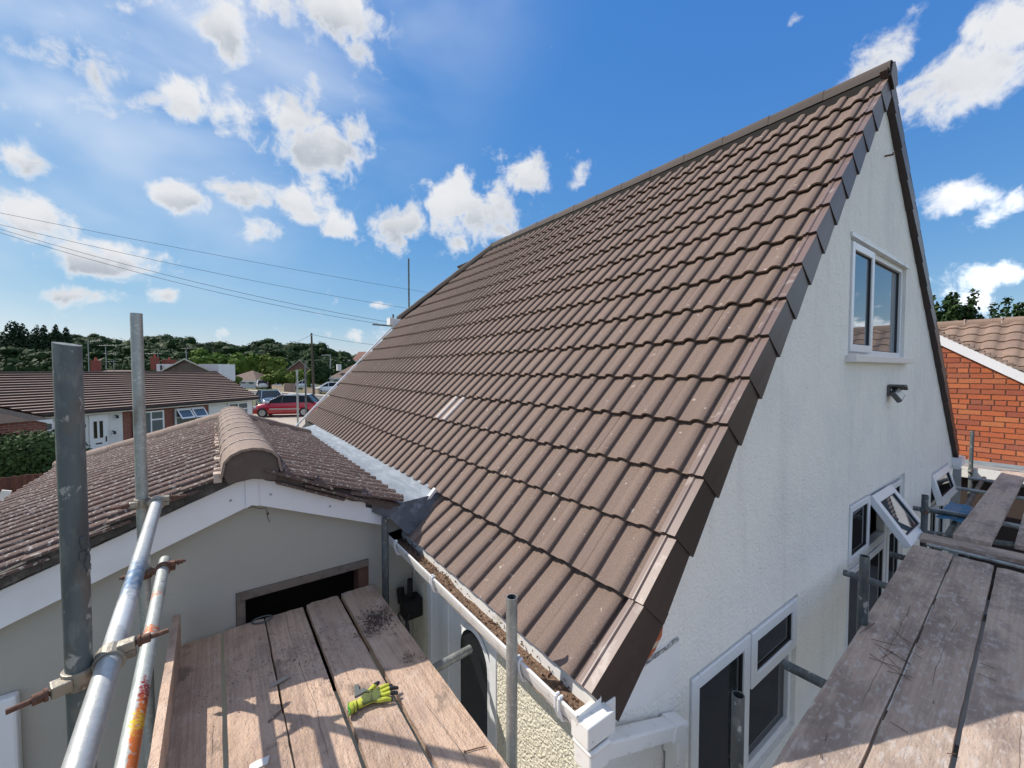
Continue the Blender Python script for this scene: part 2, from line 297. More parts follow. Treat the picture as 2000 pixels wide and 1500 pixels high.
leaf_con = leafmat('conifer_needles', (.022, .045, .022), (.03, .055, .025), (.018, .035, .02))
bark = mat('bark', (.10, .075, .055), .95, bump=[(20, .02, 4, (1, 1, .3))])
grassm = mat('dry_grass_ground', (.085, .10, .035), .95, layers=[((.16, .14, .07), .35, .45, .65, 6, None, .7)], bump=[(30, .02, 3, None)])
asphalt = mat('asphalt', (.115, .112, .11), .9, layers=[((.16, .155, .15), .6, .4, .65, 6, None, .7)], bump=[(90, .003, 2, None)])
paving = mat('pale_paving', (.42, .36, .30), .9, layers=[((.33, .28, .24), .8, .45, .65, 5, None, .6)], bump=[(60, .002, 2, None)])
conc = mat('patio_concrete', (.27, .255, .235), .9, layers=[((.19, .18, .165), 1.4, .45, .65, 5, None, .6)], bump=[(60, .003, 3, None)])
stone_wall = mat('pale_block_wall', (.38, .31, .24), .9, layers=[((.28, .22, .17), 3, .45, .65, 3, None, .7)], bump=[(9, .02, 2, None)])
fence_d = mat('dark_brown_fence', (.085, .06, .055), .9, rand=.2, coord='obj')
fence_r = mat('red_brown_fence', (.135, .05, .032), .9, rand=.25, coord='obj', layers=[((.06, .025, .02), 8, .45, .7, 4, None, .6)])
polem = mat('tarred_wood_pole', (.10, .075, .055), .9)
greym = mat('grey_painted_metal', (.34, .36, .36), .5, .3)
wirem = mat('black_cable', (.03, .033, .04), .6)
dirt = mat('gutter_dirt', (.14, .085, .055), .95, layers=[((.30, .21, .14), 60, .5, .7, 4, None, .7)], bump=[(90, .006, 4, None)])
dirt_p = mat('mortar_crumbs', (.36, .27, .22), .95, layers=[((.12, .09, .075), 40, .5, .7, 4, None, .7)], bump=[(90, .004, 4, None)])
dirt_d = mat('dark_soil', (.12, .088, .07), .95, bump=[(90, .006, 4, None)])
slate = mat('grey_slate_chip', (.11, .125, .125), .7, bump=[(70, .003, 3, None)])
chip_w = mat('white_render_chip', (.74, .72, .68), .85, bump=[(70, .003, 3, None)])
glove_y = mat('yellow_green_knit', (.50, .52, .06), .85, layers=[((.30, .38, .03), 40, .5, .7, 4, None, .5), ((.14, .19, .05), 14, .58, .72, 4, None, .7)], bump=[(500, .001, 2, None)])
glove_p = mat('dirty_green_palm', (.10, .125, .035), .8, layers=[((.05, .06, .02), 24, .45, .65, 4, None, .7)], bump=[(300, .0012, 2, None)])
glove_k = mat('black_rubber_fingertip', (.028, .028, .034), .6, bump=[(300, .001, 2, None)])
glove_g = mat('green_cuff_edge', (.10, .42, .05), .8)
tarp = mat('blue_plastic', (.03, .16, .30), .45)
lamp_body = mat('grey_lamp_casing', (.10, .10, .10), .5)
lamp_glass = mat('lamp_diffuser', (.45, .43, .38), .2)
def paint(name, c): return mat(name, c, .25, coat=.8, spec=.5)
p_red = paint('red_car_paint', (.42, .012, .025)); p_blue = paint('dark_blue_car_paint', (.02, .06, .12)); p_white = paint('white_car_paint', (.74, .75, .76)); p_sheen = paint('roof_reflection_paint', (.62, .65, .68)); p_black = paint('black_trim', (.02, .02, .022))  # pale car roof colour stands in for sky reflected on red paint
trimm = mat('beige_car_trim', (.42, .36, .32), .5)
tyre = mat('tyre_rubber', (.02, .02, .02), .85)
rim = mat('alloy_rim', (.50, .51, .53), .35, .7)
carglass = glassmat('car_glass', (.012, .016, .018), .12, 1.35)
headl = mat('headlamp', (.60, .63, .65), .15)
redl = mat('tail_lamp', (.35, .01, .01), .2)

# ------------------------------------------------------------------ mesh helpers
class MB:
    def __init__(s): s.v = []; s.f = []; s.mi = []; s.sm = []
    def add(s, vs, fs, mi=0, sm=False):
        o = len(s.v); s.v += [tuple(p) for p in vs]
        for f in fs: s.f.append(tuple(o + i for i in f)); s.mi.append(mi); s.sm.append(sm)
    def quad(s, a, b, c, d, mi=0): s.add([a, b, c, d], [(0, 1, 2, 3)], mi)
    def box(s, lo, hi, mi=0, M=None):
        x0, y0, z0 = lo; x1, y1, z1 = hi
        vs = [(x0, y0, z0), (x1, y0, z0), (x1, y1, z0), (x0, y1, z0), (x0, y0, z1), (x1, y0, z1), (x1, y1, z1), (x0, y1, z1)]
        if M is not None: vs = [M @ Vector(p) for p in vs]
        s.add(vs, [(0, 3, 2, 1), (4, 5, 6, 7), (0, 1, 5, 4), (1, 2, 6, 5), (2, 3, 7, 6), (3, 0, 4, 7)], mi)
    def tube(s, p0, p1, r, r1=None, n=14, caps=True, mi=0, bore=None, mib=0, slant=0, jit=0):
        p0 = Vector(p0); p1 = Vector(p1); r1 = r if r1 is None else r1; d = (p1 - p0); L = d.length; d.normalize()
        a = d.orthogonal().normalized(); b = d.cross(a); k = max(1, int(L / .08)) if jit else 1
        rings = []
        for j in range(k + 1):
            t = j / k; rr = r + (r1 - r) * t; ring = []
            for i in range(n):
                th = 2 * math.pi * i / n; q = rr * (1 + (random.uniform(-jit, jit) if 0 < j < k else 0))
                p = p0 + d * L * t + (a * math.cos(th) + b * math.sin(th)) * q
                if j == k and slant: p += d * (a * math.cos(th) + b * math.sin(th)).dot(slant)
                ring.append(p)
            rings.append(ring)
        vs = [p for ring in rings for p in ring]; fs = []
        for j in range(k):
            for i in range(n): fs.append((j * n + i, j * n + (i + 1) % n, (j + 1) * n + (i + 1) % n, (j + 1) * n + i))
        s.add(vs, fs, mi, True)
        if caps:
            s.add(rings[0], [tuple(reversed(range(n)))], mi)
            if bore is None: s.add(rings[-1], [tuple(range(n))], mi)
        if bore is not None:   # open end: wall ring plus the inside going down
            inn = [p1 + (q - p1) * bore for q in rings[-1]]; dn = [q - d * min(.12, L * .9) for q in inn]
            s.add(rings[-1] + inn, [(i, (i + 1) % n, n + (i + 1) % n, n + i) for i in range(n)], mi)
            s.add(inn + dn, [(i, (i + 1) % n, n + (i + 1) % n, n + i) for i in range(n)], mib)
            s.add(dn, [tuple(range(n))], mib)
    def path(s, pts, r, n=8, mi=0):
        for a, b in zip(pts, pts[1:]): s.tube(a, b, r, n=n, mi=mi)
    def prism(s, poly, axis, lo, hi, mi=0):
        """poly of 2D points extruded along axis (0,1,2); the 2D plane is the other two axes in order"""
        def p3(q, h):
            l = list(q); l.insert(axis, h); return tuple(l)
        n = len(poly); vs = [p3(q, lo) for q in poly] + [p3(q, hi) for q in poly]
        s.add(vs, [tuple(range(n)), tuple(reversed(range(n, 2 * n)))] + [(i, n + i, n + (i + 1) % n, (i + 1) % n) for i in range(n)], mi)
    def build(s, name, mats, parent=None, bevel=0, M=None, fix=True):
        me = bpy.data.meshes.new(name); me.from_pydata(s.v, [], s.f)
        ms = mats if isinstance(mats, (list, tuple)) else [mats]
        for m in ms: me.materials.append(m)
        me.polygons.foreach_set('material_index', s.mi); me.polygons.foreach_set('use_smooth', s.sm)
        if fix:
            import bmesh
            bm = bmesh.new(); bm.from_mesh(me); bmesh.ops.recalc_face_normals(bm, faces=bm.faces); bm.to_mesh(me); bm.free()
        me.update()
        return link(name, me, parent, bevel, M)
def link(name, me, parent=None, bevel=0, M=None):
    o = bpy.data.objects.new(name, me); C.objects.link(o)
    if parent is not None: o.parent = parent
    if M is not None: o.matrix_basis = M
    if bevel:
        b = o.modifiers.new('bevel', 'BEVEL'); b.width = bevel; b.segments = 2; b.limit_method = 'ANGLE'; b.angle_limit = R(50)
    return o
def tag(o, label, cat, group=None, kind=None):
    o['label'] = label; o['category'] = cat
    if group: o['group'] = group
    if kind: o['kind'] = kind
    return o
def thing(name, label, cat, loc=(0, 0, 0), group=None):
    o = bpy.data.objects.new(name, None); C.objects.link(o); o.location = loc; o.empty_display_size = .1
    return tag(o, label, cat, group)
def stuff(o): o['kind'] = 'stuff'; return o
def structure(o): o['kind'] = 'structure'; return o
def frame(o, ex, ey, ez):
    M = Matrix((ex, ey, ez)).transposed().to_4x4(); M.translation = o; return M
def part_at(o):       # children are built in world coordinates; keep them there under an Empty that stands at its base
    return o

# ------------------------------------------------------------------ ground and road
G0, G1 = -3.6, -3.3
def ground_z(x, y):
    d = math.hypot(x, y); t = min(1, max(0, (d - 13) / 12)); return G0 + (G1 - G0) * t * t * (3 - 2 * t)
b = MB(); xs = [-900, -300, -120, -60] + [-40 + 4 * i for i in range(26)] + [80, 140, 300, 900]
for i in range(len(xs) - 1):
    for j in range(len(xs) - 1):
        q = [(xs[i], xs[j]), (xs[i + 1], xs[j]), (xs[i + 1], xs[j + 1]), (xs[i], xs[j + 1])]
        b.add([(x, y, ground_z(x, y)) for x, y in q], [(0, 1, 2, 3)], 0, True)
structure(b.build('ground', grassm))
b = MB(); b.box((-3.2, -5, G0 + .004 - .05), (11.5, 12.5, G0 + .004)); structure(b.build('patio', conc))
def sheet(name, pts, z, m):
    bb = MB(); bb.add([tuple(onZ(x, y, z)) for x, y in pts], [tuple(range(len(pts)))]); return structure(bb.build(name, m))
sheet('road', [(300, 752), (430, 760), (520, 765), (600, 771), (680, 777), (820, 788), (1000, 800), (1000, 826), (820, 818), (690, 806), (600, 794), (520, 780), (430, 771), (300, 760)], G1 + .012, asphalt)
sheet('pavement', [(300, 750), (430, 758), (520, 763), (600, 768), (680, 774), (820, 784), (820, 788), (680, 777), (600, 771), (520, 765), (430, 760), (300, 752)], G1 + .06, paving)
sheet('driveway', [(500, 793), (600, 795), (690, 807), (700, 850), (560, 850), (480, 830)], G1 + .02, paving)

# ------------------------------------------------------------------ main house
TH = R(46.6); CT, ST = math.cos(TH), math.sin(TH)
ES = Vector((CT, 0, ST)); EY = Vector((0, 1, 0)); EN = Vector((-ST, 0, CT))
PO = Vector((1.405, 0, -.965)) - EN * .052        # pan surface at the lower edge of course 1
GAUGE, TW, Y0 = .322, .32, 1.03
YW = 1.08                                         # gable wall face
NC = 16
RIDGE = Vector((4.80, 0, 2.60)); YR = 7.24        # ridge ends here and a small hip falls away
HIPB = Vector((3.40, 9.02, 1.13)); YF = 8.93
def zl(x): return 1.0575 * x - 2.4512
def zr(x): return 2.625 - (x - 4.80) * .905
house = thing('chalet_house', 'white rendered house with the steep new brown tiled roof', 'house', (4.8, 4, G0))
HM = Matrix.Translation(-house.location)
def hpart(bm, name, mats, parent=None, bevel=0):
    return bm.build(name, mats, parent or house, bevel, HM if (parent is None or parent is house) else None)

# profile of one double roman tile, across its cover width
PROF = []
for r0 in (0.0, .16):
    PROF += [(r0, 0), (r0 + .060, 0.0), (r0 + .0745, -.001), (r0 + .0685, .0170), (r0 + .080, .0255), (r0 + .092, .0320), (r0 + .105, .0345), (r0 + .119, .0320), (r0 + .132, .0245), (r0 + .143, .0130), (r0 + .152, .0030)]
PROF = [(y_, z_ * .80) for y_, z_ in PROF] + [(.32, 0)]
HALF = [p for p in PROF if p[0] < .16] + [(.16, 0)]
def tile_geom(bm, prof, Ln=.40, rise=.030, th=.015, M=None, mi=0, dark=0):
    tf = (lambda p: M @ Vector(p)) if M is not None else (lambda p: p)
    k = len(prof)
    lo = [tf((0, y, z + rise)) for y, z in prof]; hi = [tf((Ln, y, z + rise * (1 - Ln / .322))) for y, z in prof]
    nz = [tf((.002, y, z + rise - th)) for y, z in prof]
    bm.add(lo + hi, [(i, i + k, i + k + 1, i + 1) for i in range(k - 1)], mi, True)
    bm.add([tuple(p) for p in lo] + nz, [(i, i + 1, i + k + 1, i + k) for i in range(k - 1)], mi, False)
    for e in (0, k - 1): bm.add([lo[e], hi[e], tf((Ln, prof[e][0], prof[e][1] + rise * (1 - Ln / .322) - th)), nz[e]], [(0, 1, 2, 3)], mi)
tb = MB(); tile_geom(tb, PROF); tile_me = bpy.data.meshes.new('roof_tile')
tile_me.from_pydata(tb.v, [], tb.f); tile_me.materials.append(tile); tile_me.polygons.foreach_set('use_smooth', tb.sm); tile_me.update()
pale_me = tile_me.copy(); pale_me.materials.append(tile_pale)
for pg in pale_me.polygons:
    if (pg.center.y % .16) > .068 and (pg.center.y % .16) < .15: pg.material_index = 1
def hip_limit(x):   # far edge of the slope at plan position x: verge below, hip above
    if x < HIPB.x: return YF
    t = (x - HIPB.x) / (RIDGE.x - HIPB.x); return YF + (YR - YF) * t
def course_origin(k):
    if k == 0:
        return Vector((1.150, 0, -1.254)), R(39.2)
    return PO + ES * GAUGE * (k - 1), TH
tiles = []; halves = []
for k in range(NC):
    o, th = course_origin(k); ymax = 3.02 if k == 0 else hip_limit(o.x + .12)
    n = 0
    while True:
        y = 1.08 + TW * n
        if y > ymax - .10: break
        if y + TW > ymax + .04: halves.append((k, y)); break
        tiles.append((k, y)); n += 1
def tile_mat(k, y, jit=True):
    o, th = course_origin(k); c, s = math.cos(th), math.sin(th)
    M = frame(Vector((o.x, y, o.z)), Vector((c, 0, s)), EY, Vector((-s, 0, c)))
    if jit: M = M @ Matrix.Translation((random.uniform(-.003, .003), random.uniform(-.0015, .0015), random.uniform(0, .0022))) @ Matrix.Rotation(random.uniform(-.0035, .0035), 4, 'Z')
    return M
tiles.sort(key=lambda q: (course_origin(q[0])[0] + Vector((0, q[1], 0))).length)
for (k, y) in tiles[:300]:
    me = pale_me if (k == 3 and abs(y - 3.64) < .01) else tile_me
    o = link('roof_tile', me, house, 0, HM @ tile_mat(k, y))
    if me is pale_me: o['label'] = 'pale dusty roof tile'
rest = MB()
for (k, y) in tiles[300:]: tile_geom(rest, PROF, M=tile_mat(k, y))
for (k, y) in halves: tile_geom(rest, HALF, M=tile_mat(k, y))
stuff(rest.build('roof_tile', tile, house, 0, HM, fix=False))
# boarding under the tiles, rear slope, half hip
b = MB(); off = EN * -.075
def P3(x, y, o=Vector((0, 0, 0))): return Vector((x, y, zl(x))) + o
A0, A1, A2, A3, A4 = P3(1.17, 1.06, off), P3(1.17, YF - .02, off), P3(HIPB.x, YF - .02, off), P3(4.78, YR, off), P3(4.78, 1.06, off)
b.add([A0, A4, A3, A2, A1], [(0, 1, 2, 3, 4)])
hpart(b, 'roof_deck', black)
b = MB()     # rear slope, stepped courses
nr = 17
for j in range(nr):
    xa = 4.86 + (9.02 - 4.86) * j / nr; xb = 4.86 + (9.02 - 4.86) * (j + 1) / nr
    b.add([(xa, 1.06, zr(xa) - .012), (xa, YR + .4, zr(xa) - .012), (xb, YR + .4, zr(xb) + .012), (xb, 1.06, zr(xb) + .012)], [(0, 1, 2, 3)])
    b.add([(xb, 1.06, zr(xb) + .012), (xb, YR + .4, zr(xb) + .012), (xb, YR + .4, zr(xb) - .02), (xb, 1.06, zr(xb) - .02)], [(0, 1, 2, 3)])
b.add([(4.80, 1.07, 2.50), (4.80, YF, 2.50), (9.0, YF, zr(9.0) - .07), (9.0, 1.07, zr(9.0) - .07)], [(0, 1, 2, 3)])
hpart(b, 'rear_slope', tile)
b = MB(); HR = Vector((4.8 + 1.4, 9.02, zr(6.2)))
b.add([(4.8, YR, 2.56), tuple(HIPB - Vector((0, 0, .03))), tuple(HR)], [(0, 1, 2)]); hpart(b, 'half_hip', tile)
# ridge and hip caps
def cap_geom(bm, p, q, r=.102, drop=.055, th=.016, flare=.008, up=Vector((0, 0, 1)), mi=0, hk=.62):
    d = (q - p).normalized(); sd = d.cross(up).normalized(); u = sd.cross(d)
    prof = []
    for i in range(9):
        a = math.pi * i / 8; prof.append((r * math.cos(a) * (1.0), (r * hk) * math.sin(a) ** .8))
    prof = [(prof[0][0] * 1.04, -drop)] + prof + [(prof[-1][0] * 1.04, -drop)]
    n = len(prof)
    r0 = [p + sd * x * (1 + flare * 6) + u * (z * (1 + flare * 6) + flare) for x, z in prof]; r1 = [q + sd * x + u * z for x, z in prof]
    i0 = [p + sd * x * .92 + u * (z * .90) for x, z in prof]
    bm.add(r0 + r1, [(i, i + 1, n + i + 1, n + i) for i in range(n - 1)], mi, True)
    bm.add(r0 + i0, [(i, n + i, n + i + 1, i + 1) for i in range(n - 1)], mi)
    bm.add(r1, [tuple(range(n))], mi)
y = Y0 - .01; i = 0
while y < YR - .05:
    b = MB(); e = min(y + .475, YR + .06)
    cap_geom(b, RIDGE + Vector((0, y, -.012)), RIDGE + Vector((0, e + .02, -.012)), flare=.004)
    hpart(b, 'ridge_tile', ridge_m); y = e
b = MB(); b.box((4.70, 1.05, 2.46), (4.92, YR, 2.60)); hpart(b, 'ridge_filler', black)
b = MB(); b.prism([(4.69, 2.50), (4.73, 2.61), (4.80, 2.655), (4.87, 2.61), (4.91, 2.50), (4.80, 2.42)], 1, Y0 - .022, Y0 + .03); hpart(b, 'ridge_end_cap', vergem)
hs = RIDGE + Vector((0, YR, 0)); he = HIPB + Vector((0, .06, .02)); nh = 5
for j in range(nh):
    b = MB(); cap_geom(b, he + (hs - he) * (j / nh), he + (hs - he) * ((j + 1.06) / nh), r=.09, flare=.004); hpart(b, 'hip_tile', ridge_m)
he2 = HR + Vector((0, .05, .03))
for j in range(nh):
    b = MB(); cap_geom(b, he2 + (hs - he2) * (j / nh), he2 + (hs - he2) * ((j + 1.06) / nh), r=.09, flare=.004); hpart(b, 'hip_tile', ridge_m)
# dry verge caps, one per course, each overlapping the one below
def verge(bm, o, ex, en, L, h, flip=1):
    def q(s, y, n): return o + ex * s + Vector((0, y, 0)) + en * n
    t = .012
    # flange on the tiles (with a raised rib) and the deep face down the gable
    st = [(.078, .028, .017), (.060, .031, .020), (.054, .038, .027), (.047, .038, .027), (.040, .030, .020), (.000, .032, .022)]
    for (ya, za, zb), (yb, zc_, zd) in zip(st, st[1:]):
        bm.add([q(0, Y0 + ya, za + .012), q(L, Y0 + ya, zb - .004), q(L, Y0 + yb, zd - .004), q(0, Y0 + yb, zc_ + .012)], [(0, 1, 2, 3)], 1)
    fo = -.010
    bm.add([q(0, Y0, .044), q(L, Y0 + .004, .018), q(L, Y0 + .002, -h), q(0, Y0 + fo, -h - .016), q(0, Y0 + fo * .5, -h * .5)], [(0, 1, 2, 3, 4)], 0)
    bm.add([q(0, Y0, .044), q(0, Y0 + fo * .5, -h * .5), q(0, Y0 + fo, -h - .016), q(0, Y0 + .02, -h - .012), q(0, Y0 + .03, .03)], [(0, 1, 2, 3, 4)], 0)
    bm.add([q(0, Y0 + fo, -h - .016), q(L, Y0 + .002, -h), q(L, Y0 + .05, -h), q(0, Y0 + .05, -h - .016)], [(0, 1, 2, 3)], 0)
    bm.add([q(0, Y0 + .078, .040), q(0, Y0, .044), q(0, Y0, .028), q(0, Y0 + .078, .024)], [(0, 1, 2, 3)], 0)
for k in range(NC):
    o, th = course_origin(k); c, s = math.cos(th), math.sin(th); b = MB()
    L = (.46 if k == 0 else .37) if k < NC - 1 else .345
    if k == 0: o = o + Vector((-s, 0, c)) * .022
    verge(b, o, Vector((c, 0, s)), Vector((-s, 0, c)), L, .125 if k else .165); hpart(b, 'verge_cap', [vergem, verge_top])
er = Vector((-1, 0, .905)).normalized(); enr = Vector((.905, 0, 1)).normalized(); Lr = (Vector((9.02, 0, zr(9.02))) - Vector((4.8, 0, 2.62))).length; nv = 17
for k in range(nv):
    o = Vector((9.02, 0, zr(9.02))) + er * (Lr * k / nv) - enr * .03; b = MB()
    verge(b, o, er, enr, Lr / nv * 1.15, .125); hpart(b, 'verge_cap', [vergem, verge_top])
b = MB()   # white trim along the far verge
for (a, c) in ((P3(1.17, YF + .03), P3(HIPB.x, YF + .03)),):
    d = EN * .020
    b.add([a + d, c + d, c - d * .6, a - d * .6], [(0, 1, 2, 3)]); b.add([a + d, c + d, c + d + Vector((0, .03, 0)), a + d + Vector((0, .03, 0))], [(0, 1, 2, 3)])
    b.add([x + Vector((0, .03, 0)) for x in (a + d, c + d, c - d * .6, a - d * .6)], [(0, 1, 2, 3)])
hpart(b, 'verge_trim', upvc)
b = MB(); b.box((3.22, 8.98, 1.03), (6.4, 9.14, 1.13)); b.box((3.15, 8.95, 1.00), (3.24, 9.16, 1.15)); hpart(b, 'hip_gutter', upvc)

# gable wall with openings
UPW = (4.05, 5.80, .09, 1.045); LOW = (1.855, 3.17, -2.43, -1.515); MID = (4.19, 6.03, -3.35, -1.11); SML = (7.42, 8.55, -3.0, -1.33)
OPS = [UPW, LOW, MID, SML]
WX0, WX1 = 1.24, 8.86
def top_z(x): return min(zl(x), zr(x)) - .085
brk = sorted({WX0, WX1, 4.80, 1.9, 2.6, 3.6, 6.7, 7.2} | {o[0] for o in OPS} | {o[1] for o in OPS}); b = MB()
for xa, xb in zip(brk, brk[1:]):
    xm = (xa + xb) / 2; hol = sorted([o for o in OPS if o[0] <= xm <= o[1]], key=lambda o: o[2]); z = G0 - .1
    for o in hol:
        b.quad((xa, YW, z), (xb, YW, z), (xb, YW, o[2]), (xa, YW, o[2])); z = o[3]
    b.quad((xa, YW, z), (xb, YW, z), (xb, YW, top_z(xb)), (xa, YW, top_z(xa)))
for (xa, xb, za, zb) in OPS:
    d = YW + .13
    b.quad((xa, YW, za), (xa, d, za), (xa, d, zb), (xa, YW, zb)); b.quad((xb, YW, za), (xb, YW, zb), (xb, d, zb), (xb, d, za))
    b.quad((xa, YW, zb), (xa, d, zb), (xb, d, zb), (xb, YW, zb)); b.quad((xa, YW, za), (xb, YW, za), (xb, d, za), (xa, d, za))
b.quad((WX1, YW, G0 - .1), (WX1, YF - .1, G0 - .1), (WX1, YF - .1, top_z(WX1)), (WX1, YW, top_z(WX1)))
hpart(b, 'gable_wall', render_w)
b = MB(); b.add([(WX0, YF - .12, G0 - .1), (WX1, YF - .12, G0 - .1), (WX1, YF - .12, top_z(WX1)), (6.1, YF - .12, 1.1), (3.5, YF - .12, 1.1), (WX0, YF - .12, top_z(WX0))], [tuple(range(6))]); hpart(b, 'far_gable_wall', render_w)
# lower side wall under the eaves, with the door opening
DY0, DY1, DZ1 = 1.86, 2.78, -1.50
b = MB(); zt = -1.28
b.quad((WX0, YW, G0 - .1), (WX0, DY0, G0 - .1), (WX0, DY0, zt), (WX0, YW, zt)); b.quad((WX0, DY1, G0 - .1), (WX0, YF - .12, G0 - .1), (WX0, YF - .12, zt), (WX0, DY1, zt))
b.quad((WX0, DY0, DZ1), (WX0, DY1, DZ1), (WX0, DY1, zt), (WX0, DY0, zt))
for yy in (DY0, DY1): b.quad((WX0, yy, G0), (WX0 + .1, yy, G0), (WX0 + .1, yy, DZ1), (WX0, yy, DZ1))
hpart(b, 'side_wall', roughcast)
# new render patch low on the gable and the brick showing above it
def gpoly(pts, y0_, y1_, name, m):
    b = MB(); q = [onY(x, y, YW) for x, y in pts]; b.prism([(v.x, v.z) for v in q], 1, y0_, y1_); hpart(b, name, m)
gpoly([(1190, 1398), (1205, 1372), (1245, 1300), (1290, 1262), (1325, 1248), (1326, 1300), (1310, 1340), (1270, 1366), (1250, 1378)], YW - .006, YW + .001, 'render_patch', render_patch)
gpoly([(1253, 1290), (1262, 1252), (1276, 1226), (1292, 1216), (1289, 1240), (1276, 1268), (1262, 1286)], YW - .0095, YW - .0065, 'exposed_brick', near_brick)
gpoly([(1250, 1298), (1262, 1284), (1296, 1262), (1322, 1243), (1325, 1248), (1300, 1268), (1270, 1289), (1254, 1302)], YW - .0075, YW - .0062, 'mortar_smear', mat('grey_mortar_smear', (.50, .49, .47), .95, layers=[((.10, .10, .10), 60, .45, .6, 5, None, .8)], bump=[(60, .004, 4, None)]))
# windows: white frames with sashes, panes set back behind rubber seals
def rect_frame(bm, x0, x1, z0, z1, w, y0, y1, mi=0):
    bm.box((x0, y0, z0), (x0 + w, y1, z1), mi); bm.box((x1 - w, y0, z0), (x1, y1, z1), mi)
    bm.box((x0 + w, y0, z0), (x1 - w, y1, z0 + w), mi); bm.box((x0 + w, y0, z1 - w), (x1 - w, y1, z1), mi)
def light(win, x0, x1, z0, z1, yf, gm, sash=True, fw=.055, M=None):
    """one light of a window: sash, seal and pane"""
    bb = MB()
    if sash: rect_frame(bb, x0, x1, z0, z1, fw, yf, yf + .06); bb.build('sash', upvc, win, .006, M)
    else: fw = 0.0
    bb = MB(); rect_frame(bb, x0 + fw, x1 - fw, z0 + fw, z1 - fw, .008, yf + .012, yf + .05); bb.build('seal', seal, win, 0, M)
    bb = MB(); bb.box((x0 + fw + .004, yf + .022, z0 + fw + .004), (x1 - fw - .004, yf + .046, z1 - fw - .004)); bb.build('pane', gm, win, 0, M)
YQ = YW - .020
def window(x0, x1, z0, z1):
    bb = MB(); rect_frame(bb, x0, x1, z0, z1, .05, YQ + .045, YQ + .115); w = bb.build('window', upvc, house, .005, HM); return w
w = window(UPW[0], UPW[1], UPW[2] + .03, UPW[3]); bb = MB(); bb.box((4.60, YQ + .048, .17), (4.66, YQ + .113, 1.0)); bb.build('mullion', upvc, w)
light(w, 4.085, 4.67, .145, 1.015, YQ + .012, glass_hi, True, .06); light(w, 4.66, 5.75, .17, .995, YQ + .055, glass_hi, False)
bb = MB(); bb.box((UPW[0] - .05, YQ - .05, UPW[2] - .03), (UPW[1] + .10, YQ + .05, UPW[2] + .028)); bb.build('sill', upvc_dirty, w, .006)
bb = MB(); bb.box((UPW[0] - .02, YQ + .004, UPW[3] - .004), (UPW[1] + .06, YQ + .03, UPW[3] + .028)); bb.build('drip_bead', upvc_dirty, w)
w = window(*LOW)
light(w, 1.875, 2.49, -2.41, -1.535, YQ + .015, glass, True, .07); light(w, 2.50, 3.15, -1.87, -1.535, YQ + .010, glass, True, .07); light(w, 2.52, 3.13, -2.40, -1.885, YQ + .05, glass, False)
bb = MB(); bb.box((2.485, YQ + .04, -2.40), (2.53, YQ + .113, -1.54)); bb.box((2.53, YQ + .041, -1.90), (3.12, YQ + .112, -1.86)); bb.build('mullion', upvc, w, .004)
w = window(*MID)
light(w, 4.21, 4.76, -1.62, -1.13, YQ + .012, glass); bb = MB()
bb.box((4.755, YQ + .04, -3.3), (4.815, YQ + .113, -1.16)); bb.box((4.24, YQ + .041, -1.70), (5.98, YQ + .112, -1.63)); bb.box((5.40, YQ + .042, -3.3), (5.47, YQ + .111, -1.16)); bb.build('mullion', upvc, w, .004)
light(w, 4.25, 4.75, -3.28, -1.71, YQ + .03, glass); light(w, 4.83, 5.40, -3.28, -1.71, YQ + .03, glass); light(w, 5.48, 5.98, -3.28, -1.18, YQ + .03, glass)
hinge = Vector((4.80, YQ + .012, -1.14)); Ms = Matrix.Translation(hinge) @ Matrix.Rotation(R(-36), 4, 'X') @ Matrix.Translation(-hinge)
light(w, 4.80, 5.45, -1.60, -1.14, YQ + .012, glass_hi, True, .075, Ms)
w = window(*SML)
hinge = Vector((7.45, YQ + .012, -1.36)); Ms = Matrix.Translation(hinge) @ Matrix.Rotation(R(-16), 4, 'X') @ Matrix.Translation(-hinge)
light(w, 7.45, 8.5, -1.74, -1.36, YQ + .012, glass, True, .085, Ms)
bb = MB(); bb.box((7.47, YQ + .04, -1.80), (8.5, YQ + .113, -1.75)); bb.box((7.95, YQ + .04, -2.95), (8.02, YQ + .112, -1.80)); bb.build('mullion', upvc, w, .004)
light(w, 7.47, 7.95, -2.95, -1.81, YQ + .03, glass); light(w, 8.02, 8.50, -2.95, -1.81, YQ + .03, glass)

# door under the eaves: frame, leaf, arched glass
bb = MB(); f = WX0 - .006
bb.box((f, DY0, G0 + .02), (f + .09, DY0 + .07, DZ1)); bb.box((f, DY1 - .34, G0 + .02), (f + .09, DY1 - .26, DZ1 - .003)); bb.box((f, DY1 - .07, G0 + .02), (f + .09, DY1, DZ1)); bb.box((f + .001, DY0 + .07, DZ1 - .06), (f + .09, DY1 - .07, DZ1 - .001))
door = bb.build('door', upvc, house, .006, HM)
bb = MB(); bb.box((f + .02, DY0 + .072, G0 + .05), (f + .065, DY1 - .342, DZ1 - .062)); bb.build('door_leaf', upvc, door, .005)
bb = MB(); bb.box((f + .03, DY1 - .258, G0 + .05), (f + .06, DY1 - .072, DZ1 - .062)); bb.build('side_panel', upvc, door, .004)
arch = [(2.12 + .16 * math.cos(math.pi * i / 14), -1.76 + .16 * math.sin(math.pi * i / 14)) for i in range(15)] + [(1.96, -2.75), (2.28, -2.75)]
bb = MB(); bb.prism(arch, 0, f + .010, f + .024); bb.build('glass_panel', glass, door)
arch2 = [(2.12 + .185 * math.cos(math.pi * i / 14), -1.76 + .185 * math.sin(math.pi * i / 14)) for i in range(15)] + [(1.935, -2.775), (2.305, -2.775)]
bb = MB(); n = len(arch); vs = [(f + .006, y_, z_) for y_, z_ in arch] + [(f + .014, y_, z_) for y_, z_ in arch2]
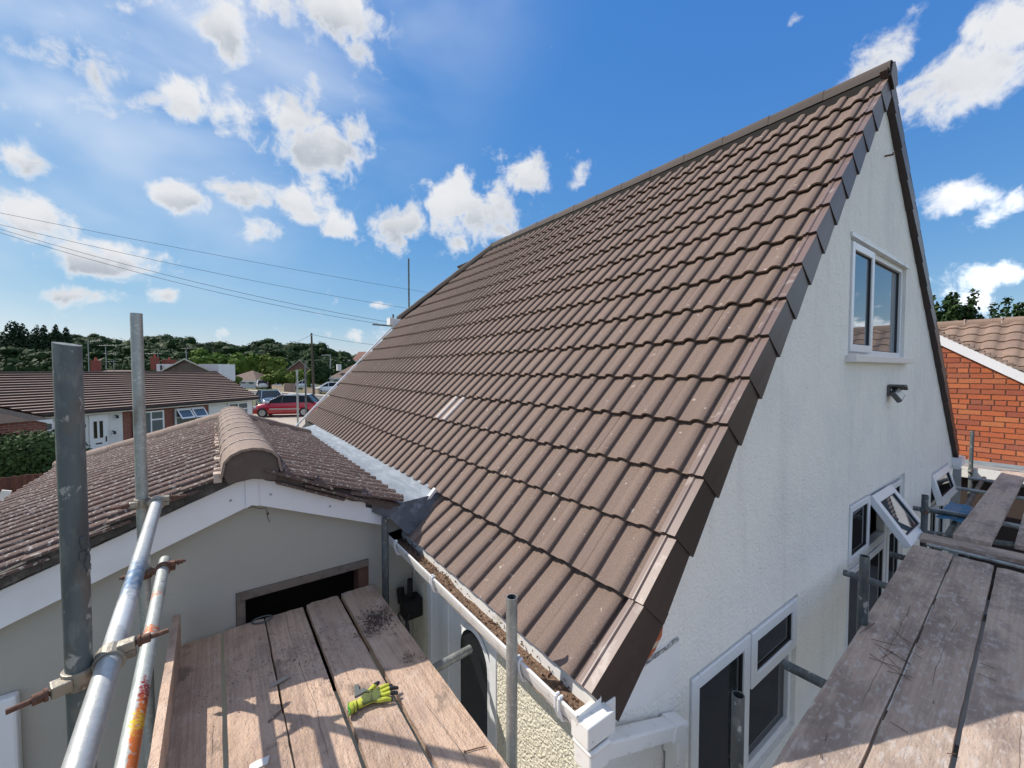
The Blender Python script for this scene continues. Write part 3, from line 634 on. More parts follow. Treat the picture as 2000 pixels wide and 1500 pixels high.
bb.add(vs, [(i, (i + 1) % n, n + (i + 1) % n, n + i) for i in range(n)]); bb.build('glazing_bead', upvc, door)

# fascia, gutter, outlet and downpipe
b = MB(); b.box((1.163, 1.06, -1.42), (1.183, 3.03, -1.296)); b.box((1.184, 1.07, -1.415), (1.24, 3.02, -1.40)); hpart(b, 'fascia', upvc_dirty)
b = MB(); t = .004; gx0, gx1, gz = 1.030, 1.158, -1.335
prof = [(gx0, -1.248), (gx0 + .004, -1.275), (gx0 + .018, gz + .012), (gx0 + .04, gz), (gx1 - .02, gz), (gx1 - .004, gz + .015), (gx1, -1.235)]
pin = [(x + (.004 if x < 1.09 else -.004), z + .005) for x, z in prof]
n = len(prof); ya, yb = 1.025, 3.06
for pr in (prof, pin): b.add([(x, ya, z) for x, z in pr] + [(x, yb, z) for x, z in pr], [(i, i + 1, n + i + 1, n + i) for i in range(n - 1)])
for i in (0, n - 1): b.add([(prof[i][0], ya, prof[i][1]), (prof[i][0], yb, prof[i][1]), (pin[i][0], yb, pin[i][1] - .001), (pin[i][0], ya, pin[i][1] - .001)], [(0, 1, 2, 3)])
b.add([(x, yb, z) for x, z in prof], [tuple(range(n))]); b.add([(x, ya, z) for x, z in prof], [tuple(range(n))])
b.box((gx0 - .004, ya, -1.252), (gx0 + .006, yb, -1.243))
gut = hpart(b, 'gutter', upvc_dirty)
for yy in (2.23, 1.365, 1.115, 2.85):
    bb = MB(); pr = [(gx0 + .012, -1.236), (gx0 - .007, -1.236), (gx0 - .007, -1.28), (gx0 + .012, gz + .004), (gx0 + .038, gz - .007), (gx1 - .01, gz - .007)]
    for (xa, za), (xb, zb) in zip(pr, pr[1:]): bb.tube((xa, yy, za), (xb, yy, zb), .006, n=6); bb.tube((xa, yy + .02, za), (xb, yy + .02, zb), .006, n=6)
    bb.build('bracket', upvc, gut)
bb = MB(); random.seed(5)
for i in range(900):
    yy = random.uniform(1.06, 3.0); dens = .35 + .65 * max(0, mnoise.noise(Vector((0, yy * 4, 3)))) + (.5 if yy > 2.2 else 0)
    if random.random() > dens: continue
    x = random.uniform(gx0 + .02, gx1 - .008); z = gz + .02 + random.uniform(0, .02) + .03 * (x - gx0) / .12 * random.random(); r = random.uniform(.003, .009)
    bb.add([(x + random.uniform(-r, r) * 1.3, yy + random.uniform(-r, r) * 1.3, z + random.uniform(-r, r)) for _ in range(5)], [(0, 1, 2), (0, 2, 3), (0, 3, 4), (1, 2, 3), (0, 1, 4)])
N_ = 60
for i in range(N_):
    ya_, yb_ = 1.05 + 1.98 * i / N_, 1.05 + 1.98 * (i + 1) / N_
    h = lambda q, x: gz + .024 + .012 * mnoise.noise(Vector((x * 20, q * 9, 1))) + (.012 if q > 2.2 else .0)
    for xa, xb in ((gx0 + .012, gx0 + .045), (gx0 + .045, gx0 + .085), (gx0 + .085, gx1 - .006)):
        bb.add([(xa, ya_, h(ya_, xa)), (xb, ya_, h(ya_, xb)), (xb, yb_, h(yb_, xb)), (xa, yb_, h(yb_, xa))], [(0, 1, 2, 3)], 0, True)
stuff(bb.build('debris', dirt, gut))
b = MB()   # boxed eaves end and square outlet
b.box((1.035, .975, -1.345), (1.175, 1.062, -1.262)); b.box((1.176, 1.02, -1.42), (1.236, 1.076, -1.27)); hpart(b, 'eaves_box', upvc_dirty, None, .005)
b = MB(); b.box((1.045, .972, -1.447), (1.145, 1.058, -1.352)); b.box((1.040, .967, -1.372), (1.150, 1.063, -1.352)); hpart(b, 'outlet', upvc_dirty, None, .008)
dp = MB(); pa = Vector((1.125, 1.015, -1.405)); pb = Vector((1.66, 1.035, -1.622)); ax = (pb - pa).normalized(); az = Vector((0, 1, 0)).cross(ax).normalized() * -1
if az.z < 0: az = -az
def sq(bm, p, q, w):
    d = (q - p).normalized(); s1 = d.cross(Vector((0, 1, 0)) if abs(d.y) < .9 else Vector((1, 0, 0))).normalized(); s2 = d.cross(s1)
    vs = [p + s1 * a * w + s2 * c * w for a, c in ((-1, -1), (1, -1), (1, 1), (-1, 1))] + [q + s1 * a * w + s2 * c * w for a, c in ((-1, -1), (1, -1), (1, 1), (-1, 1))]
    bm.add(vs, [(0, 1, 2, 3), (7, 6, 5, 4)] + [(i, 4 + i, 4 + (i + 1) % 4, (i + 1) % 4) for i in range(4)])
sq(dp, pa, pb, .034); dpo = hpart(dp, 'downpipe', upvc_dirty, None, .008)
bb = MB(); sq(bb, pb - ax * .07, pb + ax * .045, .040); sq(bb, Vector((1.67, 1.035, -1.60)), Vector((1.67, 1.035, -1.745)), .0405); bb.build('bend', upvc_dirty, dpo, .008)
bb = MB(); sq(bb, Vector((1.67, 1.035, -1.69)), Vector((1.67, 1.035, -3.58)), .0335); bb.build('lower_pipe', upvc_dirty, dpo, .006)
bb = MB(); sq(bb, pa - ax * .0, pa + ax * .03, .0375); bb.build('collar', upvc_dirty, dpo, .004)
b = MB(); b.box((8.865, .99, -3.5), (8.95, 1.075, -1.46)); hpart(b, 'corner_downpipe', greym)
b = MB(); b.box((8.83, .98, -1.42), (9.12, 2.2, -1.30)); b.box((8.86, 1.0, -1.47), (9.0, 1.10, -1.42)); hpart(b, 'rear_gutter', upvc)
# security lamp on the gable
lp = thing('floodlight', 'dark grey security floodlight on the white gable below the upper window', 'security light', (5.31, YW, -.2))
lp.scale = (.78, .78, .78); LM = Matrix.Translation(-lp.location)
b = MB(); b.box((5.17, YW - .025, -.27), (5.25, YW, -.15)); b.build('back_plate', lamp_body, lp, .006, LM)
b = MB(); b.prism([(5.18, -.125), (5.30, -.125), (5.36, -.175), (5.34, -.195), (5.28, -.15), (5.18, -.15)], 1, YW - .16, YW - .01); b.build('hood', lamp_body, lp, .005, LM)
Mh = Matrix.Translation((5.27, YW - .085, -.245)) @ Matrix.Rotation(R(-24), 4, 'Y') @ Matrix.Rotation(R(62), 4, 'X')
b = MB(); b.box((-.095, -.07, -.03), (.095, .07, .02), 0, Mh); b.build('lamp_head', lamp_body, lp, .006, LM)
b = MB(); b.box((-.078, -.055, .021), (.078, .055, .026), 0, Mh); b.build('lamp_lens', lamp_glass, lp, 0, LM)
hk = MB(); q = onY(1728, 305, YW); hk.tube(q, q + Vector((0, -.06, -.01)), .008, n=6); hk.tube(q + Vector((0, -.055, 0)), q + Vector((.03, -.06, .02)), .006, n=6)
tag(hk.build('wall_hook', rust), 'small rusty hook sticking out high on the white gable', 'hook')

# ------------------------------------------------------------------ side extension with the old low roof
ext = thing('side_extension', 'cream rendered extension with a low lichened tiled roof and white bargeboards', 'extension', (0, 4.5, G0))
XM = Matrix.Translation(-ext.location)
def xpart(bm, name, mats, bevel=0, parent=None): return bm.build(name, mats, parent or ext, bevel, XM if parent is None else None)
RX, RZ, ML, MR = .15, -.585, .39, .43        # ridge and slopes
YV, YEND, XL, XR = 2.93, 6.10, -1.66, 1.11
ex_wall = 3.06
b = MB(); OP = (.075, .895, -2.3, -1.40)
def zx(x): return (RZ - .03) - (ML * (RX - x) if x < RX else MR * (x - RX)) - .06
bk = [-1.50, OP[0], RX, OP[1], 1.235]
for xa, xb in zip(bk, bk[1:]):
    if OP[0] <= (xa + xb) / 2 <= OP[1]:
        b.quad((xa, ex_wall, G0 - .1), (xb, ex_wall, G0 - .1), (xb, ex_wall, OP[2]), (xa, ex_wall, OP[2])); z = OP[3]
    else: z = G0 - .1
    b.quad((xa, ex_wall, z), (xb, ex_wall, z), (xb, ex_wall, zx(xb)), (xa, ex_wall, zx(xa)))
for xx in OP[:2]: b.quad((xx, ex_wall, OP[2]), (xx, ex_wall + .2, OP[2]), (xx, ex_wall + .2, OP[3]), (xx, ex_wall, OP[3]))
b.quad((OP[0], ex_wall, OP[3]), (OP[1], ex_wall, OP[3]), (OP[1], ex_wall + .2, OP[3]), (OP[0], ex_wall + .2, OP[3]))
b.quad((-1.50, ex_wall, G0 - .1), (-1.50, 7.7, G0 - .1), (-1.50, 7.7, zx(-1.50)), (-1.50, ex_wall, zx(-1.50)))
b.quad((-1.50, 7.7, G0 - .1), (1.235, 7.7, G0 - .1), (1.235, 7.7, -1.2), (-1.50, 7.7, -1.2))
xpart(b, 'wall', render_c)
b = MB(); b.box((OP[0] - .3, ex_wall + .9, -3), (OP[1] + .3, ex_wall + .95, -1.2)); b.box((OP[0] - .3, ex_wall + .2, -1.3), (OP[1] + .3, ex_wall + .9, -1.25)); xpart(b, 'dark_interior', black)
b = MB(); b.box((OP[0] + .002, ex_wall - .012, -1.455), (OP[1] - .002, ex_wall + .09, -1.402)); b.box((OP[0] + .002, ex_wall - .010, OP[2]), (OP[0] + .05, ex_wall + .09, -1.456)); op = xpart(b, 'opening_frame', timber_g, .004)
bb = MB(); bb.box((OP[1] - .075, ex_wall - .008, OP[2]), (OP[1] - .003, ex_wall + .12, -1.457)); bb.build('jamb', timber, op)
# bargeboards with their apex cover, screws
def barge(xa, xb, za, zb, h, name):
    b = MB(); b.prism([(xa, za), (xb, zb), (xb, zb - h), (xa, za - h)], 1, 2.985, 3.005); return xpart(b, name, barge_m, .003)
bl = barge(.165, -1.75, -.655, -.655 - .39 * 1.915, .185, 'bargeboard')
b = MB(); b.prism([(.169, -.655), (.86, -.942), (.86, -.99), (1.03, -1.055), (.985, -1.15), (.169, -.835)], 1, 2.985, 3.005); br_ = xpart(b, 'bargeboard', barge_m, .003)
b = MB(); b.prism([(.135, -.640), (.168, -.630), (.205, -.645), (.205, -.85), (.168, -.838), (.135, -.853)], 1, 2.976, 2.984); xpart(b, 'apex_cover', barge_m, .002)
for par, pts in ((bl, ((.06, -.79), (-.62, -1.05), (-1.2, -1.28))), (br_, ((.27, -.79), (.62, -.935)))):
    for (x, z) in pts:
        bb = MB(); bb.tube((x, 2.985, z), (x, 2.979, z), .007, n=8); bb.build('screw_cap', greym, par)
b = MB(); q = [onY(x, y, ex_wall - .002) for x, y in ((478, 992), (496, 990), (508, 994), (519, 992), (523, 1003), (522, 1010), (527, 1020))]
b.path(q, .0018, 5); b.box((q[4].x - .006, ex_wall - .006, q[4].z - .008), (q[4].x + .006, ex_wall, q[4].z + .006)); xpart(b, 'wall_crack', mortar_br)
# tiles
def ext_frame(side, k, y):
    m = ML if side < 0 else MR; a = math.atan(m); c, s = math.cos(a), math.sin(a)
    L0 = (RX - XL) / c if side < 0 else (XR - RX) / c
    dist = L0 - GAUGE * k
    if side < 0:
        o = Vector((RX - c * dist, y, RZ - s * dist)); ex = Vector((c, 0, s)); return o, ex, Vector((-s, 0, c)), EY
    o = Vector((RX + c * dist, y + TW, RZ - s * dist)); ex = Vector((-c, 0, s)); return o, ex, Vector((s, 0, c)), -EY
old_me = tile_me.copy(); old_me.materials.clear(); old_me.materials.append(old_tile)
random.seed(11)
b = MB()
for side, ncr in ((-1, 6), (1, 3)):
    for k in range(ncr):
        for n in range(18):
            y = YV + TW * n; o, ex, en, ey = ext_frame(side, k, y)
            lim = YEND + abs(o.x + (.12 if side < 0 else -.12) - RX) * (1.0 if side < 0 else .95)
            if o.x > RX - .05 and side < 0 or o.x < RX + .05 and side > 0: continue
            if y + .16 > lim: continue
            M = frame(o, ex, ey, en) @ Matrix.Translation((random.uniform(-.007, .007), random.uniform(-.002, .002), random.uniform(0, .004))) @ Matrix.Rotation(random.uniform(-.008, .008), 4, 'Z')
            link('roof_tile', old_me, ext, 0, XM @ M)
b.add([(RX, YV + .01, RZ - .012), (XL + .05, YV + .01, RZ - .012 - ML * (RX - XL - .05)), (XL + .05, 7.85, RZ - .012 - ML * (RX - XL - .05)), (RX, YEND, RZ - .012)], [(0, 1, 2, 3)])
b.add([(RX, YV + .01, RZ - .012), (XR, YV + .01, RZ - .012 - MR * (XR - RX)), (XR, 7.02, RZ - .012 - MR * (XR - RX)), (RX, YEND, RZ - .012)], [(0, 1, 2, 3)])
b.add([(RX, YEND, RZ - .012), (XL, 7.9, RZ - .012 - ML * (RX - XL)), (XR, 7.05, RZ - .02 - MR * (XR - RX))], [(0, 1, 2)])
xpart(b, 'roof_deck', old_tile)
# bedded verges under the tile edge: mossy mortar on the left, stacked slips on the right
def ragged(xa, xb, za, zb, h0, h1, y0_, y1_, m, name):
    b = MB(); n = 40; top = []; bot = []
    for i in range(n + 1):
        t = i / n; x = xa + (xb - xa) * t; z = za + (zb - za) * t; top.append((x, z + h0)); bot.append((x, z - h1 + .010 * mnoise.noise(Vector((x * 14, 2, h1 * 99)))))
    for i in range(n):
        q = [top[i], top[i + 1], bot[i + 1], bot[i]]; jy = .008 * mnoise.noise(Vector((top[i][0] * 9, 7, 1)))
        b.add([(x, y0_ + jy, z) for x, z in q], [(0, 1, 2, 3)]); b.add([(q[2][0], y0_ + jy, q[2][1]), (q[3][0], y0_ + jy, q[3][1]), (q[3][0], y1_, q[3][1]), (q[2][0], y1_, q[2][1])], [(0, 1, 2, 3)])
        b.add([(q[0][0], y0_ + jy, q[0][1]), (q[1][0], y0_ + jy, q[1][1]), (q[1][0], y1_, q[1][1]), (q[0][0], y1_, q[0][1])], [(0, 1, 2, 3)])
    return xpart(b, name, m)
ragged(.12, XL - .06, RZ - .012, RZ - .012 - ML * (.03 + RX - XL), .012, .058, 2.945, 3.02, mortar_d, 'verge_bedding')
ragged(.20, 1.10, RZ - .03, RZ - .03 - MR * .93, .012, .050, 2.955, 3.02, mortar_br, 'verge_bedding')
for (xa, xb, dz, yy) in ((.24, .62, .016, 2.905), (.46, .86, -.022, 2.915), (.30, .70, -.05, 2.935)):
    b = MB(); za, zb = RZ - MR * (xa - RX) + dz, RZ - MR * (xb - RX) + dz - .01
    b.prism([(xa, za), (xb, zb), (xb + .012, zb - .012), (xb, zb - .022), (xa, za - .020), (xa - .01, za - .008)], 1, yy, 3.0); xpart(b, 'verge_slip', old_tile, .004)
# ridge caps, bedded ends, far hip caps
y = 2.90
for i in range(9):
    b = MB(); cap_geom(b, Vector((RX + .02, y, RZ - .02)), Vector((RX + .02, y + .375, RZ - .02)), r=.155, drop=.03, flare=.0004, hk=.88); xpart(b, 'ridge_cap', old_ridge)
    bb = MB(); ring = []
    for j in range(11):
        a = math.pi * j / 10; ring.append(Vector((RX + .02 + .156 * math.cos(a), 0, RZ - .02 + .138 * math.sin(a) ** .8)))
    for j in range(10):
        bb.tube(ring[j] + Vector((0, y + .370, 0)), ring[j + 1] + Vector((0, y + .370, 0)), .0062, n=5)
    xpart(bb, 'cap_joint', mortar); y += .375
b = MB(); pr = [(RX + .02 + .145 * math.cos(math.pi * j / 12), RZ - .03 + .138 * math.sin(math.pi * j / 12)) for j in range(13)]
b.prism(pr + [(RX - .10, RZ - .09), (RX + .02, RZ - .075), (RX + .14, RZ - .10)], 1, 2.915, 2.96); xpart(b, 'ridge_end_mortar', mortar_br)
for sx in (-1, 1):
    b = MB(); random.seed(3 + sx)
    for i in range(46):
        yy = 2.93 + 3.2 * i / 46; x0 = RX + .02 + sx * .150; w_ = .022 + .02 * random.random(); z0 = RZ - (ML if sx < 0 else MR) * .145
        b.box((min(x0, x0 + sx * w_), yy, z0 - .02), (max(x0, x0 + sx * w_), yy + .0697, z0 + .028 + random.uniform(-.008, .008)))
    xpart(b, 'ridge_bedding', mortar if sx < 0 else mortar_d, .004)
pA = Vector((RX, YEND + .02, RZ + .02)); pB = Vector((XL, 7.90, RZ - ML * (RX - XL) + .03))
for j in range(6):
    b = MB(); cap_geom(b, pB + (pA - pB) * (j / 6), pB + (pA - pB) * ((j + 1.03) / 6), r=.12, drop=.05, flare=.004); xpart(b, 'hip_cap', old_ridge)
pB = Vector((XR, 7.0, RZ - MR * (XR - RX) + .01))
for j in range(4):
    b = MB(); cap_geom(b, pB + (pA - pB) * (j / 4), pB + (pA - pB) * ((j + 1.03) / 4), r=.11, drop=.06, flare=.004); xpart(b, 'hip_cap', old_ridge)
# lead valley between the two roofs and its dark apron
b = MB(); ny = 44
def lz(x, y): return -1.015 + .05 * ((x - 1.20) / .25) ** 2 * (1 if x > 1.2 else .4) + .006 * mnoise.noise(Vector((x * 6, y * 2.5, 0)))
xsv = [1.02, 1.10, 1.18, 1.26, 1.34, 1.42, 1.50]
for i in range(ny):
    ya_, yb_ = 2.98 + 5.0 * i / ny, 2.98 + 5.0 * (i + 1) / ny
    for xa, xb in zip(xsv, xsv[1:]): b.add([(xa, ya_, lz(xa, ya_)), (xb, ya_, lz(xb, ya_)), (xb, yb_, lz(xb, yb_)), (xa, yb_, lz(xa, yb_))], [(0, 1, 2, 3)], 0, True)
for xa, xb in zip(xsv, xsv[1:]): b.add([(xa, 2.98, lz(xa, 2.98)), (xb, 2.98, lz(xb, 2.98)), (xb, 2.975, lz(xb, 2.98) - .012), (xa, 2.975, lz(xa, 2.98) - .012)], [(0, 1, 2, 3)])
xpart(b, 'lead_valley', lead)
b = MB(); pts = [(.90, 2.975, -.965), (1.10, 2.965, -1.00), (1.46, 2.965, -.98), (1.33, 2.90, -1.10), (1.16, 2.86, -1.255), (1.035, 2.93, -1.11), (.90, 2.972, -1.03)]
ctr = Vector((1.15, 2.94, -1.06)); b.add([tuple(ctr)] + pts, [(0, i + 1, (i + 1) % len(pts) + 1) for i in range(len(pts))], 0, True); xpart(b, 'lead_apron', lead_d)
b = MB(); b.box((0, 0, 0), (.30, .035, .022), 0, frame(Vector((1.20, 2.955, -1.17)), ES, EY, EN)); xpart(b, 'cut_tile_edge', upvc_dirty)
# white window at the lower left of the extension wall
b = MB(); q0 = onY(-80, 1352, 3.03); q1 = onY(36, 1352, 3.03)
b.box((q0.x - .5, 3.0, -3.0), (q1.x, 3.058, q1.z)); w = xpart(b, 'window', upvc, .012)
bb = MB(); bb.box((q0.x - .42, 2.992, -2.9), (q1.x - .16, 3.0, q1.z - .1)); bb.build('pane', glass, w)

# cables hanging beside the door
cb = thing('cable_bundle', 'black cable box with loose cables on the wall beside the door', 'cables', (1.22, 2.92, -1.9)); KM = Matrix.Translation(-cb.location)
b = MB(); b.box((1.10, 2.86, -1.86), (1.235, 2.98, -1.72)); b.tube((1.16, 2.92, -1.73), (1.16, 2.92, -1.58), .022, n=8); b.tube((1.12, 2.99, -1.78), (1.12, 3.02, -1.68), .03, n=8); b.build('cable_box', black, cb, .006, KM)
random.seed(9)
for i in range(7):
    b = MB(); yy = 2.84 + .026 * i; pts = [Vector((1.12 + random.uniform(-.02, .02), yy + .03 * math.sin(t * 2.2 + i), -1.80 - .09 * t)) for t in range(7)]
    b.path(pts, .006, 6); b.build('cable', greym if i == 4 else wirem, cb, 0, KM)

# ------------------------------------------------------------------ scaffold
rT = .02415
def tubeobj(p0, p1, label, m=steel, open_top=False, group='scaffold tubes', slant=0, r=rT, name='scaffold_tube'):
    p0, p1 = Vector(p0), Vector(p1); o = p0.copy(); b = MB()
    b.tube(p0 - o, p1 - o, r, n=24, bore=.84 if open_top else None, mib=1, slant=slant, jit=.004)
    ob = b.build(name, [m, steel_in]); ob.location = o
    return tag(ob, label, 'scaffold tube', group)
tA = atd(131, 672, .97); A_ = Vector((tA.x, tA.y, 0))
tubeobj((tA.x, tA.y, G0), (tA.x, tA.y, tA.z), 'thick dark upright tube nearest the camera with a ragged slanted top', steel_d, slant=RGT * -.005, r=.0248)
bb = MB(); random.seed(19)
for i in range(16):
    zz = tA.z - (.13 + .012 * i if i < 9 else .36 + .012 * i); a_ = math.atan2(-RGT.y, -RGT.x) if i < 9 else math.atan2(RGT.y, RGT.x); a_ += random.uniform(-.35, .35); q = Vector((math.cos(a_) * .0245, math.sin(a_) * .0245, zz - G0))
    bb.box((-.004, -.006, -.010), (.0045, .006, .010), 0, Matrix.Translation(q) @ Matrix.Rotation(a_ + random.uniform(-.3, .3), 4, 'Z'))
up_ = bpy.data.objects['scaffold_tube']; stuff(bb.build('cement_splash', steel_d, up_, .003))
tB = atd(266, 612, 2.02)
tubeobj((tB.x, tB.y, G0), (tB.x, tB.y, tB.z), 'thinner grey upright tube standing behind the guard rails')
cA, cB = onX(306, 984, -.248), onX(153, 1496, -.222); dC = (cB - cA).normalized()
tubeobj(cB + dC * .75, cA, 'upper guard rail tube with a band of blue and white paint', steel_blue)
dA, dB_ = onX(322, 1094, -.232), onX(246, 1496, -.208); dD = (dB_ - dA).normalized()
tubeobj(dB_ + dD * .75, dA - dD * .0, 'lower guard rail tube splashed with orange and yellow paint', steel_orange)
pE = Vector((1.000, 1.385, 0)); zE = -.962
tubeobj((pE.x, pE.y, G0), (pE.x, pE.y, zE), 'upright tube with an open top in front of the white gutter', steel, True)
pF = Vector((.958, 2.87, 0)); tubeobj((pF.x, pF.y, G0), (pF.x, pF.y, -1.05), 'short upright tube against the cream extension wall under the gutter end', steel_d)
q0, q1 = onZ(862, 1302, -1.665), onZ(966, 1246, -1.665)
tubeobj(q0 - (q1 - q0).normalized() * 1.4, Vector((1.20, q1.y, -1.665)), 'cross tube poking out from under the boards across the glazed door', steel)
tubeobj((-.6, .55, -1.665), (1.15, .62, -1.665), 'cross tube carrying the boards below the camera', steel)
pG = atd(1442, 1357, 1.70); tubeobj((pG.x, pG.y, G0), (pG.x, pG.y, pG.z), 'upright tube with an open top in front of the lower gable window', steel_d, True)
pI = atd(1689, 1086, 2.45); tubeobj((pI.x, pI.y, G0), (pI.x, pI.y, pI.z), 'upright tube beside the grey boards below the tilted window', steel_d, True)
pJ = atd(1807, 967, 3.79); tubeobj((pJ.x, pJ.y, G0), (pJ.x, pJ.y, pJ.z), 'upright tube at the far end of the grey boards', steel_d, True)
pK = atd(1899, 842, 6.4); tubeobj((pK.x, pK.y, G0), (pK.x, pK.y, pK.z), 'upright tube standing in front of the orange brick wall', steel_d)
h0, h1 = onZ(1530, 1296, -1.60), onZ(1608, 1336, -1.60); tubeobj(h0, Vector((h0.x + .02, -.2, -1.60)), 'cross tube end pointing at the lower gable window', steel_d)
h0 = onZ(1648, 1118, -1.59); tubeobj(h0, Vector((h0.x, .2, h0.z)), 'short tube clamped across the upright below the tilted window', steel_d)
h0 = onZ(1738, 1082, -1.59); tubeobj(h0, Vector((h0.x, .3, h0.z)), 'tube end under the far part of the grey boards', steel_d)
h0, h1 = onZ(1783, 992, -1.53), onZ(1889, 1009, -1.53); tubeobj(h0, h1 + (h1 - h0) * .3, 'upper cross tube clamped to the far upright', steel_d)
h0, h1 = onZ(1785, 1037, -1.575), onZ(1858, 1047, -1.575); tubeobj(h0, h1 + (h1 - h0) * 2, 'lower cross tube behind the far upright', steel_d)
tubeobj((4.945, .735, -1.505), (4.955, -.5, -1.505), 'thin pale tube lying across the far ends of the grey boards', steel, r=.014)
for X, z, lab in ((6.45, -1.56, 'first bare cross tube under the loose boards'), (8.0, -1.58, 'second bare cross tube under the loose boards'), (9.0, -1.60, 'farthest bare cross tube under the loose boards')):
    tubeobj((X, .93, z), (X, -.4, z), lab, steel)
tubeobj((5.0, .70, -1.62), (9.3, .80, -1.62), 'rusty ledger tube running along the house wall under the loose boards', steel_d)
far = atd(580, 722, 10.5); tubeobj((far.x, far.y, G0), tuple(far), 'left one of two uprights beyond the roof, with a rusty patch', steel)
far = atd(596, 706, 10.9); tubeobj((far.x, far.y, G0), tuple(far), 'right and taller one of two uprights in front of the red car', steel_d)
far = atd(798, 505, 12.0); lo_ = atd(803, 620, 12.0); tubeobj((far.x, far.y, lo_.z - 3), tuple(far), 'dark tube rising above the far hip of the new roof', steel_d)
far = atd(728, 633.5, 11.2); fr = atd(775, 637, 11.2); tubeobj(fr, far, 'dark tube end sticking out past the far hip', steel_d)
far = atd(768, 614, 11.3); tubeobj(far - Vector((0, 0, .5)), far, 'stub of tube beside the white gutter end at the far hip', steel_d)

# couplers: two bands, their bolts and nuts
def coupler(name, label, posA, axA, posB, axB, bolt_dir, m=fitting, scale=1.0, boltl=.085):
    t = thing(name, label, 'scaffold coupler', tuple(posA), 'scaffold couplers'); M = Matrix.Translation(-Vector(posA))
    for (p, ax) in ((posA, axA), (posB, axB)):
        ax = Vector(ax).normalized(); p = Vector(p); a = ax.orthogonal().normalized(); c = ax.cross(a); b = MB(); n = 20; w_ = .022 * scale
        ri, ro = rT + .0006, rT + .0075 * scale; vs = []
        for s_ in (-w_, w_):
            for i in range(n):
                th = 2 * math.pi * i / n; e = a * math.cos(th) + c * math.sin(th); vs += [p + ax * s_ + e * ri, p + ax * s_ + e * ro]
        fs = []
        for i in range(n):
            j = (i + 1) % n; o1 = 2 * n
            fs += [(2 * i + 1, 2 * j + 1, o1 + 2 * j + 1, o1 + 2 * i + 1), (2 * i, 2 * i + 1, o1 * 0 + 2 * j + 1, 2 * j), (o1 + 2 * i, o1 + 2 * j, o1 + 2 * j + 1, o1 + 2 * i + 1)]
        b.add(vs, fs); b.build('band', m, t, .0015, M)
        bd = Vector(bolt_dir if p == Vector(posA) else -Vector(bolt_dir)); bd -= ax * bd.dot(ax); bd.normalize()
        sd = ax.cross(bd); b = MB(); q = p + bd * (rT + .006) + sd * .020
        b.box((-.015, -.012, -.014), (.020, .012, .014), 0, frame(q, bd, sd, ax)); b.box((-.015, -.034, -.010), (.018, -.014, .010), 0, frame(q, bd, sd, ax)); b.build('lug', m, t, .003, M)
        b = MB(); b.tube(q - bd * .03, q + bd * boltl * scale, .0065, n=8); b.build('bolt', rust, t, 0, M)
        b = MB(); nq = q + bd * .030 * scale; b.tube(nq, nq + bd * .018, .0125, n=6); b.tube(nq - bd * .006, nq, .015, n=12); b.build('nut', rust, t, 0, M)
    mid = (Vector(posA) + Vector(posB)) / 2; b = MB(); d = (Vector(posB) - Vector(posA)).normalized()
    b.tube(Vector(posA) + d * rT, Vector(posB) - d * rT, .016, n=8); b.build('pivot', m, t, 0, M)
def rail_at(p, d, y): return p + d * ((y - p.y) / d.y)
cC = rail_at(cA, dC, tA.y + .00)
coupler('scaffold_coupler', 'rusty coupler joining the near upright to the upper rail', Vector((tA.x, tA.y, cC.z - .02)), (0, 0, 1), cC, dC, (-1, -.35, -.1))
cC = rail_at(cA, dC, tB.y - .06)
coupler('scaffold_coupler', 'pale coupler holding the far end of the upper rail', Vector((tB.x, tB.y, cC.z)), (0, 0, 1), cC, dC, (-1, -.2, 0))
cD = rail_at(dA, dD, tB.y - .08)
coupler('scaffold_coupler', 'dark coupler holding the far end of the lower rail', Vector((tB.x, tB.y, cD.z - .03)), (0, 0, 1), cD, dD, (-1, .3, 0), rust, boltl=.06)
cJ = onX(1806, 996, pJ.x + .02)
coupler('scaffold_coupler', 'dark coupler where the upper cross tube meets the far upright', Vector((pJ.x, pJ.y, cJ.z)), (0, 0, 1), Vector((pJ.x + .05, pJ.y, cJ.z)), (0, 1, 0), (-1, 0, 0), steel_d)
coupler('scaffold_coupler', 'coupler at the foot of the upright before the brick wall', Vector((pK.x, pK.y, -1.56)), (0, 0, 1), Vector((pK.x - .05, pK.y, -1.58)), (0, 1, 0), (-1, 0, 0), steel_d)

